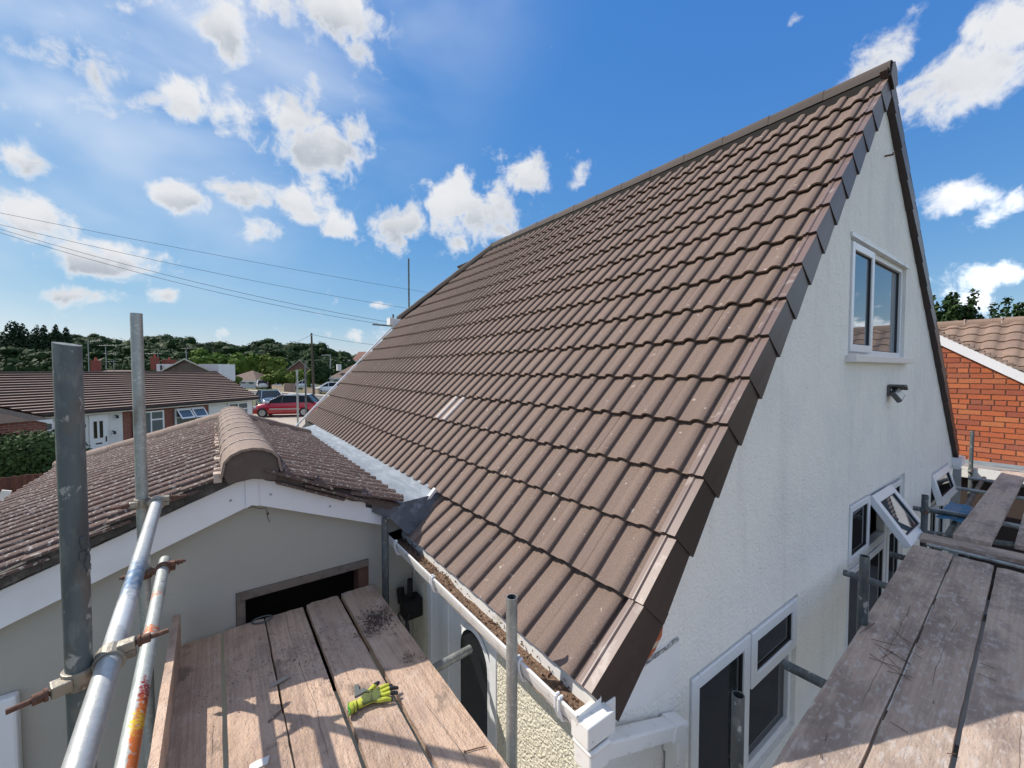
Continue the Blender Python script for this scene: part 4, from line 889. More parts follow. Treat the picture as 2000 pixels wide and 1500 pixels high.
# boards: length is local X
def boardobj(p0, p1, wid_, label, m, th=.038, edge=Vector((0, 0, 1)), group='scaffold boards', seed=0, name='scaffold_board'):
    """p0,p1: middle of the top face at both ends"""
    p0, p1 = Vector(p0), Vector(p1); ex = (p1 - p0); L = ex.length; ex.normalize(); ez = edge; ey = ez.cross(ex).normalized(); ez = ex.cross(ey)
    b = MB(); n = max(6, int(L / .11)); kx = 6; wid0, wid1 = wid_ if isinstance(wid_, tuple) else (wid_, wid_); rows = []; rr = random.Random(seed)
    for i in range(n + 1):
        x = -L / 2 + L * i / n; row = []; wid = wid0 + (wid1 - wid0) * i / n
        for j in range(kx + 1):
            yy = -wid / 2 + wid * j / kx; e = 1 if j in (0, kx) else 0
            dy = (.0022 * mnoise.noise(Vector((x * 7, yy * 3, seed))) * 1.6) if e else 0
            dz = .0022 * mnoise.noise(Vector((x * 2.2, yy * 9, seed + 5))) + .0016 * mnoise.noise(Vector((x * 11, yy * 30, seed)))
            if e: dz -= .0035 + .004 * max(0, mnoise.noise(Vector((x * 9, seed, yy))))
            dx = (rr.uniform(-.006, .006) if i in (0, n) else 0)
            row.append((x + dx, yy + dy, dz))
        rows.append(row)
    vs = [p for r_ in rows for p in r_]; w1 = kx + 1
    b.add(vs, [(i * w1 + j, (i + 1) * w1 + j, (i + 1) * w1 + j + 1, i * w1 + j + 1) for i in range(n) for j in range(kx)], 0, True)
    for j in (0, kx):
        c = [rows[i][j] for i in range(n + 1)]; d = [(x, y_, -th) for x, y_, z in c]
        b.add(c + d, [(i, i + 1, n + 2 + i, n + 1 + i) for i in range(n)])
    for i in (0, n):
        c = rows[i]; d = [(x, y_, -th) for x, y_, z in c]; b.add(c + d, [(j, j + 1, kx + 2 + j, kx + 1 + j) for j in range(kx)])
    b.add([(-L / 2, -wid0 / 2, -th), (L / 2, -wid1 / 2, -th), (L / 2, wid1 / 2, -th), (-L / 2, wid0 / 2, -th)], [(0, 1, 2, 3)])
    ob = b.build(name, m, None, 0, frame((p0 + p1) / 2, ex, ey, ez))
    return tag(ob, label, 'scaffold board', group)
BZ = -1.60
for i, (xa, xb, dz, yf, lab) in enumerate((
    (-.205, -.006, 0, 3.02, 'leftmost pink worn board, next to the upright toe board'),
    (.012, .222, .003, 3.03, 'second pink board from the toe board, with a white chip at its near end'),
    (.231, .447, .001, 3.035, 'third pink board from the toe board, darkened by crumbled mortar'),
    (.470, .672, .004, 3.04, 'pink worn board that the yellow glove lies on'),
    (.698, .925, .002, 3.05, 'split pink board running along the white gutter and door'))):
    boardobj(((xa + xb) / 2, -.4 - .1 * i, BZ + dz), ((xa + xb) / 2, yf, BZ + dz), xb - xa, lab, board, seed=i * 3 + 1)
boardobj((-.226, 1.05, -1.50 + .0), (-.226, 2.985, -1.50 + .0), .20, 'toe board standing on edge beside the guard rails', board, th=.036, edge=Vector((-1, 0, 0)), seed=40)
RBZ = -1.52
L_n, L_f = onZ(1508, 1492, RBZ), onZ(1784, 1060, RBZ); g1n, g1f = onZ(1676, 1500, RBZ), onZ(1862, 1082, RBZ); g2n, g2f = onZ(1860, 1500, RBZ), onZ(1945, 1108, RBZ)
def two_edges(a0, a1, b0, b1, gap, lab, seed, xe=4.90):
    def ext_(p, q, x): return p + (q - p) * ((x - p.x) / (q.x - p.x))
    x0 = .55; A = ext_(a0, a1, x0); A2 = ext_(a0, a1, xe); B = ext_(b0, b1, x0); B2 = ext_(b0, b1, xe)
    w_ = ((A - B).length - gap, (A2 - B2).length - gap); ma, mb = (A + B) / 2, (A2 + B2) / 2
    ma.x, mb.x = x0, xe; boardobj(ma, mb, w_, lab, board_g, seed=seed)
two_edges(L_n, L_f, g1n, g1f, .003, 'grey board nearest the white gable, with scattered nails', 51)
two_edges(g1n, g1f, g2n, g2f, .022, 'darker scuffed grey board between two paler ones', 52, 4.88)
dn = g2n - g1n; df = g2f - g1f
two_edges(g2n, g2f, g2n + dn * 1.12, g2f + df * 1.08, .012, 'cracked grey board along the right edge of the picture', 53, 4.86)
two_edges(g2n + dn * 1.12, g2f + df * 1.08, g2n + dn * 2.2, g2f + df * 2.1, .012, 'grey board farthest from the gable', 54, 4.86)
boardobj((5.14, .80, -1.49), (5.24, -.30, -1.49), .20, 'brown cross board lying past the ends of the grey boards', board_g, seed=60)
boardobj((5.26, .51, -1.455), (9.30, .515, -1.47), .22, 'loose board bridging the bare tubes beside the brick wall', board_g, seed=61)
boardobj((5.36, .17, -1.45), (9.0, .22, -1.465), .22, 'second loose board at the right edge of the picture', board_g, seed=62)
bag = MB(); random.seed(4); q = Vector((6.6, .78, -1.60))
for i in range(12):
    for j in range(4):
        def bp(i, j): return (6.15 + .07 * i, .62 + .06 * j, -1.56 + .03 * mnoise.noise(Vector((i * .6, j * .8, 2))))
        bag.add([bp(i, j), bp(i + 1, j), bp(i + 1, j + 1), bp(i, j + 1)], [(0, 1, 2, 3)], 0, True)
tag(bag.build('plastic_sheet', tarp), 'crumpled blue plastic caught among the bare tubes', 'plastic sheet')

# glove lying palm up: skin modifier gives one continuous hand
def skin(name, pts, edges, radii, mats, sub=2):
    me = bpy.data.meshes.new(name); me.from_pydata(pts, edges, []); o = bpy.data.objects.new(name, me); C.objects.link(o)
    sk = o.modifiers.new('skin', 'SKIN')
    for i, r in enumerate(radii): me.skin_vertices[0].data[i].radius = r; me.skin_vertices[0].data[i].use_root = (i == 0)
    sb = o.modifiers.new('sub', 'SUBSURF'); sb.levels = sub; sb.render_levels = sub
    dg = bpy.context.evaluated_depsgraph_get(); m2 = bpy.data.meshes.new_from_object(o.evaluated_get(dg)); bpy.data.objects.remove(o)
    for m in mats: m2.materials.append(m)
    m2.polygons.foreach_set('use_smooth', [True] * len(m2.polygons)); return m2
gp, ge, gr = [], [], []
def gadd(p, r, par=None):
    gp.append(p); gr.append(r)
    if par is not None: ge.append((par, len(gp) - 1))
    return len(gp) - 1
i0 = gadd((.075, 0, .022), (.034, .013)); i1 = gadd((.045, -.004, .022), (.030, .014), i0); i2 = gadd((.02, -.012, .020), (.024, .014), i1); ic = gadd((-.008, -.024, .022), (.025, .019), i2)
fing = [(.036, .095, .066, .022), (.013, .108, .076, .024), (-.011, .106, .072, .022), (-.034, .095, .056, .018)]
tips = []
for (fy, fx, fl, fz) in fing:
    k0 = gadd((fx, fy, .021), (.0105, .0105), i0); k1 = gadd((fx + fl * .5, fy * 1.10, fz + .004), (.0098, .0098), k0); k2 = gadd((fx + fl, fy * 1.16 - .002, fz - .008), (.0085, .006), k1); tips.append((fx + fl * .52, 0))
t0 = gadd((.058, .042, .020), (.013, .012), i1); t1 = gadd((.083, .068, .022), (.0115, .011), t0); t2 = gadd((.104, .084, .018), (.0095, .009), t1)
gme = skin('work_glove', gp, ge, gr, [glove_y, glove_p, glove_k])
for p in gme.polygons:
    c = p.center
    if c.x > .142 or (c.y > .060 and c.x > .076): p.material_index = 2
    elif -.036 < c.y < .040 and .020 < c.x < .100 and c.z > .022: p.material_index = 1
gl = bpy.data.objects.new('work_glove', gme); C.objects.link(gl)
cu, ti = onZ(686, 1391, BZ), onZ(781, 1365, BZ); ang = math.atan2(ti.y - cu.y, ti.x - cu.x)
gl.matrix_basis = Matrix.Translation(cu + Vector((.03, .012, .006))) @ Matrix.Rotation(ang + .05, 4, 'Z') @ Matrix.Scale(1.06, 4)
tag(gl, 'yellow green work glove with black fingertips lying palm up', 'glove')
b = MB(); n = 18
ring = [(-.034 + .004 * math.sin(3 * a), -.031 + .028 * math.cos(a), .022 + .020 * math.sin(a)) for a in [2 * math.pi * i / n for i in range(n)]]
ring2 = [(-.004, -.022 + .026 * math.cos(a), .021 + .0195 * math.sin(a)) for a in [2 * math.pi * i / n for i in range(n)]]
b.add(ring + ring2, [(i, (i + 1) % n, n + (i + 1) % n, n + i) for i in range(n)], 0, True)
b.add([((p[0] + .02), p[1], p[2]) for p in ring], [tuple(range(n))], 2)
for i in range(n): b.tube(ring[i], ring[(i + 1) % n], .0025, n=5, mi=1)
cf = b.build('cuff', [glove_y, glove_g, black], gl)

# chips and rubble on the boards
def chip(name, label, px_, py_, pts, th, m, z=BZ + .004, rot=0.0):
    o = onZ(px_, py_, z); b = MB(); b.prism(pts, 2, 0, th); ob = b.build(name, m, None, .0015); ob.location = o; ob.rotation_euler = (R(2), R(-3), rot); return tag(ob, label, 'rubble')
chip('slate_chip', 'grey slate chip beside the thumb of the glove', 700, 1352, [(-.03, -.02), (.035, -.03), (.03, -.005), (.008, .004), (.022, .04), (.004, .05), (-.012, .012)], .008, slate, BZ + .005, .2)
chip('mortar_sliver', 'pale grey sliver of mortar lying across two boards', 546, 1333, [(-.045, -.008), (.045, -.005), (.05, .006), (-.04, .009)], .012, mat('grey_mortar_chip', (.34, .31, .29), .9, bump=[(70, .003, 3, None)]), BZ + .004, .15)
chip('render_chip', 'white flake at the near end of the second board', 505, 1493, [(-.035, -.02), (.03, -.022), (.04, .012), (-.005, .018), (-.03, .015)], .006, chip_w)
chip('wood_sliver', 'dark wood sliver lying beside the white flake on the boards', 537, 1400, [(-.035, -.006), (.035, -.002), (.036, .006), (-.03, .006)], .007, timber_g, BZ + .004, .55)
b = MB(); q = onZ(512, 1211, BZ + .006); n = 22
for i in range(n):
    a0, a1 = 2 * math.pi * i / n, 2 * math.pi * (i + 1) / n
    b.tube(q + Vector((.055 * math.cos(a0), .034 * math.sin(a0), .004)), q + Vector((.055 * math.cos(a1), .034 * math.sin(a1), .004)), .005, n=6)
tag(b.build('strap_ring', slate), 'flattened dark grey ring of strap lying in front of the dark opening', 'strap')
b = MB(); q = onZ(925, 1478, BZ + .006); b.tube(q + Vector((-.02, .04, .002)), q + Vector((.065, .01, .002)), .0022, n=6); b.tube(q + Vector((-.022, .041, .002)), q + Vector((-.018, .0395, .002)), .005, n=8)
tag(b.build('long_nail', rust), 'thin rusty nail on the split board by the gutter', 'nail')
b = MB(); random.seed(21)
def crumbs(bm, px_, py_, rad, n, rmax, z, sx=1.0):
    for i in range(n):
        d = random.gauss(0, 1) * rad; e = random.gauss(0, 1) * rad * sx; o = onZ(px_, py_, z); x, y_ = o.x + d, o.y + e; r = rmax * .62 * random.random() ** 2 + .001
        x = min(max(x, -.19), .915)
        if any(abs(x - gx) < .012 for gx in (.003, .2265, .458, .685)): continue
        bm.add([(x + random.uniform(-r, r), y_ + random.uniform(-r, r), z + random.uniform(-.2, 1) * r) for _ in range(5)], [(0, 1, 2), (0, 2, 3), (0, 3, 4), (1, 2, 3), (0, 1, 4), (1, 2, 4)])
for (x, y_, rad, n, rm) in ((470, 1345, .09, 260, .006), (660, 1300, .10, 260, .006), (590, 1270, .09, 420, .011), (650, 1255, .08, 240, .010), (560, 1300, .06, 160, .009), (520, 1290, .08, 140, .009), (450, 1330, .07, 120, .008), (400, 1370, .05, 90, .009), (480, 1275, .06, 80, .007), (640, 1330, .06, 60, .006), (620, 1420, .12, 60, .005), (780, 1320, .10, 50, .005), (820, 1420, .12, 40, .005), (560, 1440, .1, 40, .005), (375, 1430, .05, 40, .006)):
    crumbs(b, x, y_, rad, n, rm, BZ + .004, 1.2)
stuff(tag(b.build('mortar_crumbs', dirt_p), 'crumbled mortar scattered over the pink boards', 'rubble'))
b = MB(); crumbs(b, 735, 1210, .050, 1500, .011, BZ + .004, 1.3); crumbs(b, 715, 1235, .04, 500, .009, BZ + .004); crumbs(b, 800, 1285, .03, 200, .008, BZ + .004)
stuff(tag(b.build('dark_moss', dirt_d), 'dark moss and soil heaped on the split board', 'rubble'))
b = MB(); random.seed(31)
for i in range(26):
    x, y_ = random.gauss(1728, 30), random.gauss(1275, 32)
    if i > 13: x, y_ = random.uniform(1560, 1990), random.uniform(1180, 1480)
    q = onZ(x, y_, RBZ + .006); a = random.uniform(0, math.pi); l_ = random.uniform(.04, .10) if i <= 13 else random.uniform(.01, .035)
    e0, e1 = q - Vector((math.cos(a), math.sin(a), 0)) * l_, q + Vector((math.cos(a), math.sin(a), .02)) * l_
    if max(e.y - (L_n.y + (L_f.y - L_n.y) * (e.x - L_n.x) / (L_f.x - L_n.x)) for e in (e0, e1)) > -.01: continue
    b.tube(e0, e1, .0014, n=5)
stuff(tag(b.build('loose_nails', rust), 'loose dark nails and wire offcuts scattered on the grey boards', 'nails'))

# ------------------------------------------------------------------ neighbour's brick house on the right
nb = thing('brick_house', 'orange brick house with a white bargeboard close behind the gable', 'house', (13, -2, G0)); NM = Matrix.Translation(-nb.location)
def npart(bm, name, m, bevel=0): return bm.build(name, m, nb, bevel, NM)
NX = 10.2; BL, BH = .262, .0868
bA, bB = onX(1838, 655, NX), onX(2000, 728, NX); sl = (bA.z - bB.z) / (bA.y - bB.y)
def bz(y): return bB.z + (y - bB.y) * sl              # top of bargeboard
b = MB(); b.add([(NX + .02, -6.5, G0), (NX + .02, 3.2, G0), (NX + .02, 3.2, .1), (NX + .02, 1.6, .45), (NX + .02, .45, bz(.45) - .2), (NX + .02, -1.0, bz(-1.0) - .2), (NX + .02, -6.5, bz(-1.0) - .2)], [tuple(range(6))]); npart(b, 'wall', near_brick)
b = MB(); b.prism([(-.12, -1.75), (1.95, -1.75), (1.95, bz(1.95) - .05), (-.12, bz(-.12) - .05)], 0, NX + .008, NX + .0195); npart(b, 'mortar_bed', brick_mortar)
bm1 = MB(); bm1.box((-.012, .008, .007), (.02, BL - .008, BH - .008)); me_s = bpy.data.meshes.new('brick'); me_s.from_pydata(bm1.v, [], bm1.f); me_s.materials.append(brick)
bm1 = MB(); bm1.box((-.012, .008, .007), (.02, BL / 2 - .008, BH - .008)); me_h = bpy.data.meshes.new('brick_header'); me_h.from_pydata(bm1.v, [], bm1.f); me_h.materials.append(brick)
random.seed(17); row = 0; z = -1.62
while z < .50:
    hdr = row in (18, 12); y = -.10 + (.131 if row % 2 else 0) + random.uniform(-.02, .02)
    while y < 1.80:
        L_ = BL / 2 if hdr else BL
        if z + BH < bz(y) - .01 and z + BH < bz(y + L_) - .01:
            link('brick', me_h if hdr else me_s, nb, 0, NM @ Matrix.Translation((NX + random.uniform(-.003, .003), y, z)))
        y += L_
    row += 1; z += BH
b = MB(); y0_, y1_ = 1.75, -1.0; h = .165
b.add([(NX - .06, y0_, bz(y0_)), (NX - .06, y1_, bz(y1_)), (NX - .06, y1_, bz(y1_) - h), (NX - .06, y0_, bz(y0_) - h)], [(0, 1, 2, 3)]); b.add([(NX - .06, y0_, bz(y0_) - h), (NX - .06, y1_, bz(y1_) - h), (NX + .02, y1_, bz(y1_) - h), (NX + .02, y0_, bz(y0_) - h)], [(0, 1, 2, 3)])
b.add([(NX - .06, y0_, bz(y0_)), (NX - .06, y1_, bz(y1_)), (NX + .02, y1_, bz(y1_)), (NX + .02, y0_, bz(y0_))], [(0, 1, 2, 3)]); npart(b, 'bargeboard', barge_m)
b = MB(); random.seed(6)
for i in range(47):
    y = 1.75 - 2.0 * i / 34; b.box((NX - .075, y - .066, bz(y) + .002), (NX + .06, y, bz(y) + .022 + random.uniform(0, .018)))
npart(b, 'verge_bedding', old_ridge)
# its roof: ridge runs with the wall, tiles in courses
rA, rB = onX(1835, 634, NX + 1.5), onX(2000, 619, NX + 1.5); RDX, RDZ = NX + 1.5, rA.z
np_ = math.atan(.66); cN, sN = math.cos(np_), math.sin(np_); nprof = [(0, 0), (.07, .001), (.085, .02), (.13, .032), (.19, .032), (.24, .012), (.26, 0)]
bm1 = MB(); tile_geom(bm1, nprof, .32, .026, .026); me_n = bpy.data.meshes.new('roof_tile_neighbour'); me_n.from_pydata(bm1.v, [], bm1.f); me_n.materials.append(nb_tile); me_n.polygons.foreach_set('use_smooth', bm1.sm)
random.seed(8)
spill = MB()
for k in range(7):
    dist = 1.78 - .26 * k
    for n in range(34):
        y = 2.6 - .26 * n
        o = Vector((RDX - cN * dist, y, RDZ - .02 - sN * dist))
        if y > bB.y - .5 and o.z + .05 < bz(min(y, 1.75)) - .06: continue
        M = frame(o, Vector((cN, 0, sN)), EY, Vector((-sN, 0, cN))) @ Matrix.Translation((random.uniform(-.004, .004), 0, random.uniform(0, .003)))
        if y > -2.2: link('roof_tile', me_n, nb, 0, NM @ M)
        else: tile_geom(spill, nprof, .32, .026, .026, M)
stuff(spill.build('roof_tile', nb_tile, nb, 0, NM, fix=False))
b = MB(); b.add([(RDX, 2.8, RDZ - .05), (RDX, -6.5, RDZ - .05), (RDX - 1.46, -6.5, RDZ - .05 - 1.46 * .66), (RDX - 1.46, 2.8, RDZ - .05 - 1.46 * .66)], [(0, 1, 2, 3)]); b.add([(RDX, 2.8, RDZ - .02), (RDX, -6.5, RDZ - .02), (RDX + 4, -6.5, RDZ - 1.6), (RDX + 4, 2.8, RDZ - 1.6)], [(0, 1, 2, 3)]); npart(b, 'roof_deck', nb_tile)
for i in range(19):
    b = MB(); y = 2.7 - .46 * i; cap_geom(b, Vector((RDX, y, RDZ - .02)), Vector((RDX, y - .45, RDZ - .02)), r=.12, drop=.05, flare=.002); npart(b, 'ridge_tile', nb_tile)
    b = MB(); b.box((RDX - .125, y - .008, RDZ - .06), (RDX + .125, y + .008, RDZ + .062)); npart(b, 'ridge_joint', mortar)
# flat garage roof strip below the brick wall
gr_ = thing('garage', 'flat roofed garage with a white edge below the brick wall', 'garage', (9.9, 0, G0)); GM = Matrix.Translation(-gr_.location)
b = MB(); b.box((9.60, -6, -1.60), (10.185, 2.6, -1.555)); b.build('flat_roof', greym, gr_, 0, GM)
b = MB(); b.box((9.575, -6, -1.70), (9.598, 2.6, -1.535)); b.build('fascia', upvc_dirty, gr_, 0, GM)
b = MB(); b.box((9.72, -6, G0), (10.18, 2.5, -1.605)); b.build('wall', bung_under, gr_, 0, GM)
b = MB(); b.box((10.10, -1.2, -1.553), (10.187, 1.7, -1.50)); b.build('flashing', lead, gr_, 0, GM)

# ------------------------------------------------------------------ bungalow row across the way
A = onZ(32, 814, -1.5); Bq = onZ(503, 777, -1.5); dv = (Bq - A); LB = dv.length; dv.normalize(); nv_ = Vector((-dv.y, dv.x, 0))
bg_ = thing('bungalow_row', 'long low bungalow with ribbed brown roof, white panels and brick piers', 'bungalow', tuple(A + dv * 4 + nv_ * 3 + Vector((0, 0, G1 + 1.5)))); BM = Matrix.Translation(-bg_.location)
def bp(s, w, z): return A + dv * s + nv_ * w + Vector((0, 0, z + 1.5))          # along, back, height (absolute z)
def bpart(bm, name, m, bevel=0, parent=None): return bm.build(name, m, parent or bg_, bevel, BM if parent is None else None)
def bbox(bm, s0, s1, w0, w1, z0, z1, mi=0):
    vs = [bp(s, w, z) for z in (z0, z1) for s, w in ((s0, w0), (s1, w0), (s1, w1), (s0, w1))]
    bm.add(vs, [(0, 1, 2, 3), (7, 6, 5, 4)] + [(i, 4 + i, 4 + (i + 1) % 4, (i + 1) % 4) for i in range(4)], mi)
SB0, nC, WR, HR_ = -7.0, 16, 3.3, 1.34
b = MB()
for k in range(nC):
    w0, w1 = WR * k / nC, WR * (k + 1) / nC; z0, z1 = -1.48 + HR_ * k / nC, -1.48 + HR_ * (k + 1) / nC
    e0, e1 = LB + .12 + .40 * k / nC, LB + .12 + .40 * (k + 1) / nC
    b.add([bp(SB0, w0, z0 + .055), bp(e0, w0, z0 + .055), bp(e1, w1, z1 - .012), bp(SB0, w1, z1 - .012)], [(0, 1, 2, 3)], 0)
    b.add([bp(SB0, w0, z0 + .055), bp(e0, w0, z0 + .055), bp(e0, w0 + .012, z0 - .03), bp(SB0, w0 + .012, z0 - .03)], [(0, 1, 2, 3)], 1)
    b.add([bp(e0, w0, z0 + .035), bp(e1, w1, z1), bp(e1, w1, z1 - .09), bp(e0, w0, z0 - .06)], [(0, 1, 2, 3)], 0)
b.add([bp(SB0, WR, -1.48 + HR_), bp(LB + .5, WR, -1.48 + HR_), bp(LB + .12, 2 * WR, -1.5), bp(SB0, 2 * WR, -1.5)], [(0, 1, 2, 3)])
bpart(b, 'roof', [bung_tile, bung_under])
b = MB(); b.tube(bp(SB0, WR, -.15), bp(LB + .5, WR, -.15), .075, n=10); bpart(b, 'ridge_tiles', bung_under)
b = MB(); bbox(b, SB0, LB + .1, .02, .07, -1.63, -1.49); bpart(b, 'fascia', upvc_dirty)
b = MB(); b.tube(bp(.2, -.03, -1.53), bp(LB + .1, -.03, -1.53), .055, n=8); bpart(b, 'gutter', bung_under)
WB = .30
b = MB(); bbox(b, SB0, LB - .02, WB, WB + .2, G1 - .3, -1.56); bbox(b, LB - .3, LB - .02, WB + .2, 6.0, G1 - .3, -1.56)
b.add([bp(LB - .05, WB, -1.55), bp(LB - .05, 6.2, -1.55), bp(LB + .2, WR, -.32)], [(0, 1, 2)]); bpart(b, 'wall', far_brick)
def panel(s0, s1, name='white_panel'):
    bb = MB(); bbox(bb, s0, s1, WB - .05, WB - .001, G1 - .2, -1.64); return bpart(bb, name, far_white)
panel(.33, 3.05); panel(6.58, LB - .10)
for s in (.80, 1.55, 2.62):
    bb = MB(); bbox(bb, s, s + .04, WB - .065, WB - .05, G1, -1.64); bpart(bb, 'panel_batten', far_white)
def bwin(s0, s1, z0, z1, split=None, horiz=None, openv=False):
    bb = MB(); w0, w1 = WB - .10, WB - .045; t_ = .06
    bbox(bb, s0, s0 + t_, w0, w1, z0, z1); bbox(bb, s1 - t_, s1, w0, w1, z0, z1); bbox(bb, s0 + t_, s1 - t_, w0, w1, z0, z0 + t_); bbox(bb, s0 + t_, s1 - t_, w0, w1, z1 - t_, z1)
    if split: bbox(bb, split, split + .05, w0 + .002, w1, z0 + t_, z1 - t_)
    if horiz: bbox(bb, (split + .05) if (split and not openv) else s0 + t_, s1 - t_, w0 + .003, w1, horiz, horiz + .06)
    w = bpart(bb, 'window', upvc)
    bb = MB(); bbox(bb, s0 + t_, s1 - t_, WB - .075, WB - .055, z0 + t_, z1 - t_); bb.build('pane', glass_far, w)
    if openv:
        for (sa, sb) in ((s0 + .02, (s0 + s1) / 2 - .02), ((s0 + s1) / 2 + .02, s1 - .02)):
            bb = MB()
            def tp(s, t2): return bp(s, w0 - .06 - t2 * .30, z1 - .03 - t2 * .40)
            fr = [(sa, 0), (sb, 0), (sb, 1), (sa, 1)]; inn = [(sa + .06, .14), (sb - .06, .14), (sb - .06, .86), (sa + .06, .86)]
            bb.add([tp(*q) for q in fr] + [tp(*q) for q in inn], [(i, (i + 1) % 4, 4 + (i + 1) % 4, 4 + i) for i in range(4)]); bb.build('sash', upvc, w)
            bb = MB(); bb.add([tp(*q) for q in inn], [(0, 1, 2, 3)]); bb.build('pane', glass_far, w)
    return w
bwin(.50, 1.00, -2.62, -1.78, None, -2.10); bwin(3.40, 4.55, -2.75, -1.72, 4.02, -2.12); bwin(5.00, 6.28, -2.75, -1.72, None, -2.15, True); bwin(7.55, 8.70, -2.75, -1.68, 8.10, -2.05)
dr = MB(); bbox(dr, 1.98, 2.52, WB - .09, WB - .05, G1 + .02, -1.68); door2 = bpart(dr, 'door', upvc)
for s in (2.10, 2.28): bb = MB(); bbox(bb, s, s + .10, WB - .105, WB - .091, -2.55, -1.92); bb.build('door_glass', glass, door2)
bb = MB(); bbox(bb, 2.15, 2.34, WB - .105, WB - .091, -2.78, -2.73); bb.build('letterbox', seal, door2)
bb = MB(); bbox(bb, 2.46, 2.49, WB - .12, WB - .091, -2.72, -2.52); bb.build('handle', seal, door2)
bb = MB(); q = bp(1.72, WB - .08, -2.05); bb.tube(q, q - nv_ * .10, .17, .02, n=14); bpart(bb, 'hanging_basket', dirt_d)
for s, z in ((.42, -1.75), (2.80, -1.75), (2.70, -2.35)):
    bb = MB(); q = bp(s, WB - .06, z); bb.tube(q, q - nv_ * .12 - Vector((0, 0, .04)), .02, n=6); bb.tube(q - nv_ * .12 - Vector((0, 0, .12)), q - nv_ * .12, .045, .03, n=8); bpart(bb, 'wall_lamp', seal)
# brick wing at its left end with a white barge
b = MB(); bbox(b, -5, .10, -1.2, WB, G1 - .3, -1.55); bpart(b, 'wing_wall', far_brick)
b = MB(); q0, q1, q2 = bp(.20, -1.28, -1.56), bp(-2.4, -1.28, -.52), bp(-5, -1.28, -1.56)
for a_, c_ in ((q0, q1), (q1, q2)):
    b.add([a_, c_, c_ + Vector((0, 0, -.16)), a_ + Vector((0, 0, -.16))], [(0, 1, 2, 3)])
bpart(b, 'bargeboard', barge_m)
b = MB(); b.add([q0 + Vector((0, 0, .06)), q1 + Vector((0, 0, .06)), bp(-2.4, 2.6, -.46), bp(.20, .3, -1.5)], [(0, 1, 2, 3)]); b.add([q1 + Vector((0, 0, .06)), q2 + Vector((0, 0, .06)), bp(-5, .3, -1.5), bp(-2.4, 2.6, -.46)], [(0, 1, 2, 3)]); b.add([q0, q1, q2], [(0, 1, 2)]); bpart(b, 'wing_roof', bung_tile)

# ------------------------------------------------------------------ foliage
def leaves(bm, c, rad, n, size, rr, mi=0, flat=.35, shell=.55):
    for i in range(n):
        while True:
            d = Vector((rr.gauss(0, 1), rr.gauss(0, 1), rr.gauss(0, 1)))
            if d.length > .01: break
        d.normalize(); r = shell + (1 - shell) * rr.random() ** .5
        p = Vector((c[0] + d.x * rad[0] * r, c[1] + d.y * rad[1] * r, c[2] + d.z * rad[2] * r))
        nn = (d + Vector((rr.uniform(-1, 1), rr.uniform(-1, 1), rr.uniform(-.4, 1.2))) * .8).normalized(); a = nn.orthogonal().normalized(); bb_ = nn.cross(a)
        th = rr.uniform(0, 6.28); u = a * math.cos(th) + bb_ * math.sin(th); v = nn.cross(u); s1 = size * rr.uniform(.6, 1.3); s2 = s1 * rr.uniform(.45, .9)
        bm.v += [tuple(p - u * s1), tuple(p - v * s2 + nn * s1 * .2), tuple(p + u * s1), tuple(p + v * s2)]
        o = len(bm.v) - 4; bm.f.append((o, o + 1, o + 2, o + 3)); bm.mi.append(mi); bm.sm.append(False)
def lump(bm, c, rad, seed, mi=0, k=.8):     # inner mass so that a crown is not see-through everywhere
    n, m_ = 8, 5; vs = []
    for j in range(m_ + 1):
        for i in range(n):
            ph = math.pi * j / m_; th = 2 * math.pi * i / n; q = k * (1 + .25 * mnoise.noise(Vector((i * 1.3, j * 1.7, seed))))
            vs.append((c[0] + rad[0] * q * math.sin(ph) * math.cos(th), c[1] + rad[1] * q * math.sin(ph) * math.sin(th), c[2] + rad[2] * q * math.cos(ph)))
    bm.add(vs, [(j * n + i, j * n + (i + 1) % n, (j + 1) * n + (i + 1) % n, (j + 1) * n + i) for j in range(m_) for i in range(n)], mi)
def crown(bm, c, R_, H_, n, size, rr, lumps=9, mi=0, solid=True):
    for i in range(lumps):
        a = rr.uniform(0, 6.28); e = rr.uniform(-.55, .9); q = rr.uniform(.35, .72)
        cc = (c[0] + R_ * q * math.cos(a) * math.cos(e), c[1] + R_ * q * math.sin(a) * math.cos(e), c[2] + H_ * q * math.sin(e)); rd = (R_ * rr.uniform(.34, .55), R_ * rr.uniform(.34, .55), H_ * rr.uniform(.26, .42))
        if solid: lump(bm, cc, rd, rr.random() * 99, mi, .78)
        leaves(bm, cc, rd, n // lumps, size, rr, mi)
    if solid: lump(bm, c, (R_ * .62, R_ * .62, H_ * .66), rr.random() * 50, mi, .85)
def tree(name, label, base, top_z_, R_, n, size, lm, seed, cat='tree', group=None, clear=.25, lumps=10, trunk_r=.22, solid=True):
    rr = random.Random(seed); t = thing(name, label, cat, tuple(base), group); h = top_z_ - base.z
    b = MB(); p = Vector((0, 0, 0)); q = Vector((rr.uniform(-.2, .2), rr.uniform(-.2, .2), h * .55)); b.tube(p, q, trunk_r, trunk_r * .55, n=8)
    for i in range(6):
        a = rr.uniform(0, 6.28); s0 = q * rr.uniform(.55, 1); b.tube(s0, s0 + Vector((math.cos(a) * R_ * .6, math.sin(a) * R_ * .6, h * rr.uniform(.12, .32))), trunk_r * .4, trunk_r * .12, n=6)
    b.build('trunk', bark, t)
    b = MB(); crown(b, (0, 0, h * (clear + (1 - clear) / 2)), R_, h * (1 - clear) / 2, n, size, rr, lumps, 0, solid); b.build('crown', lm, t, fix=False)
    return t
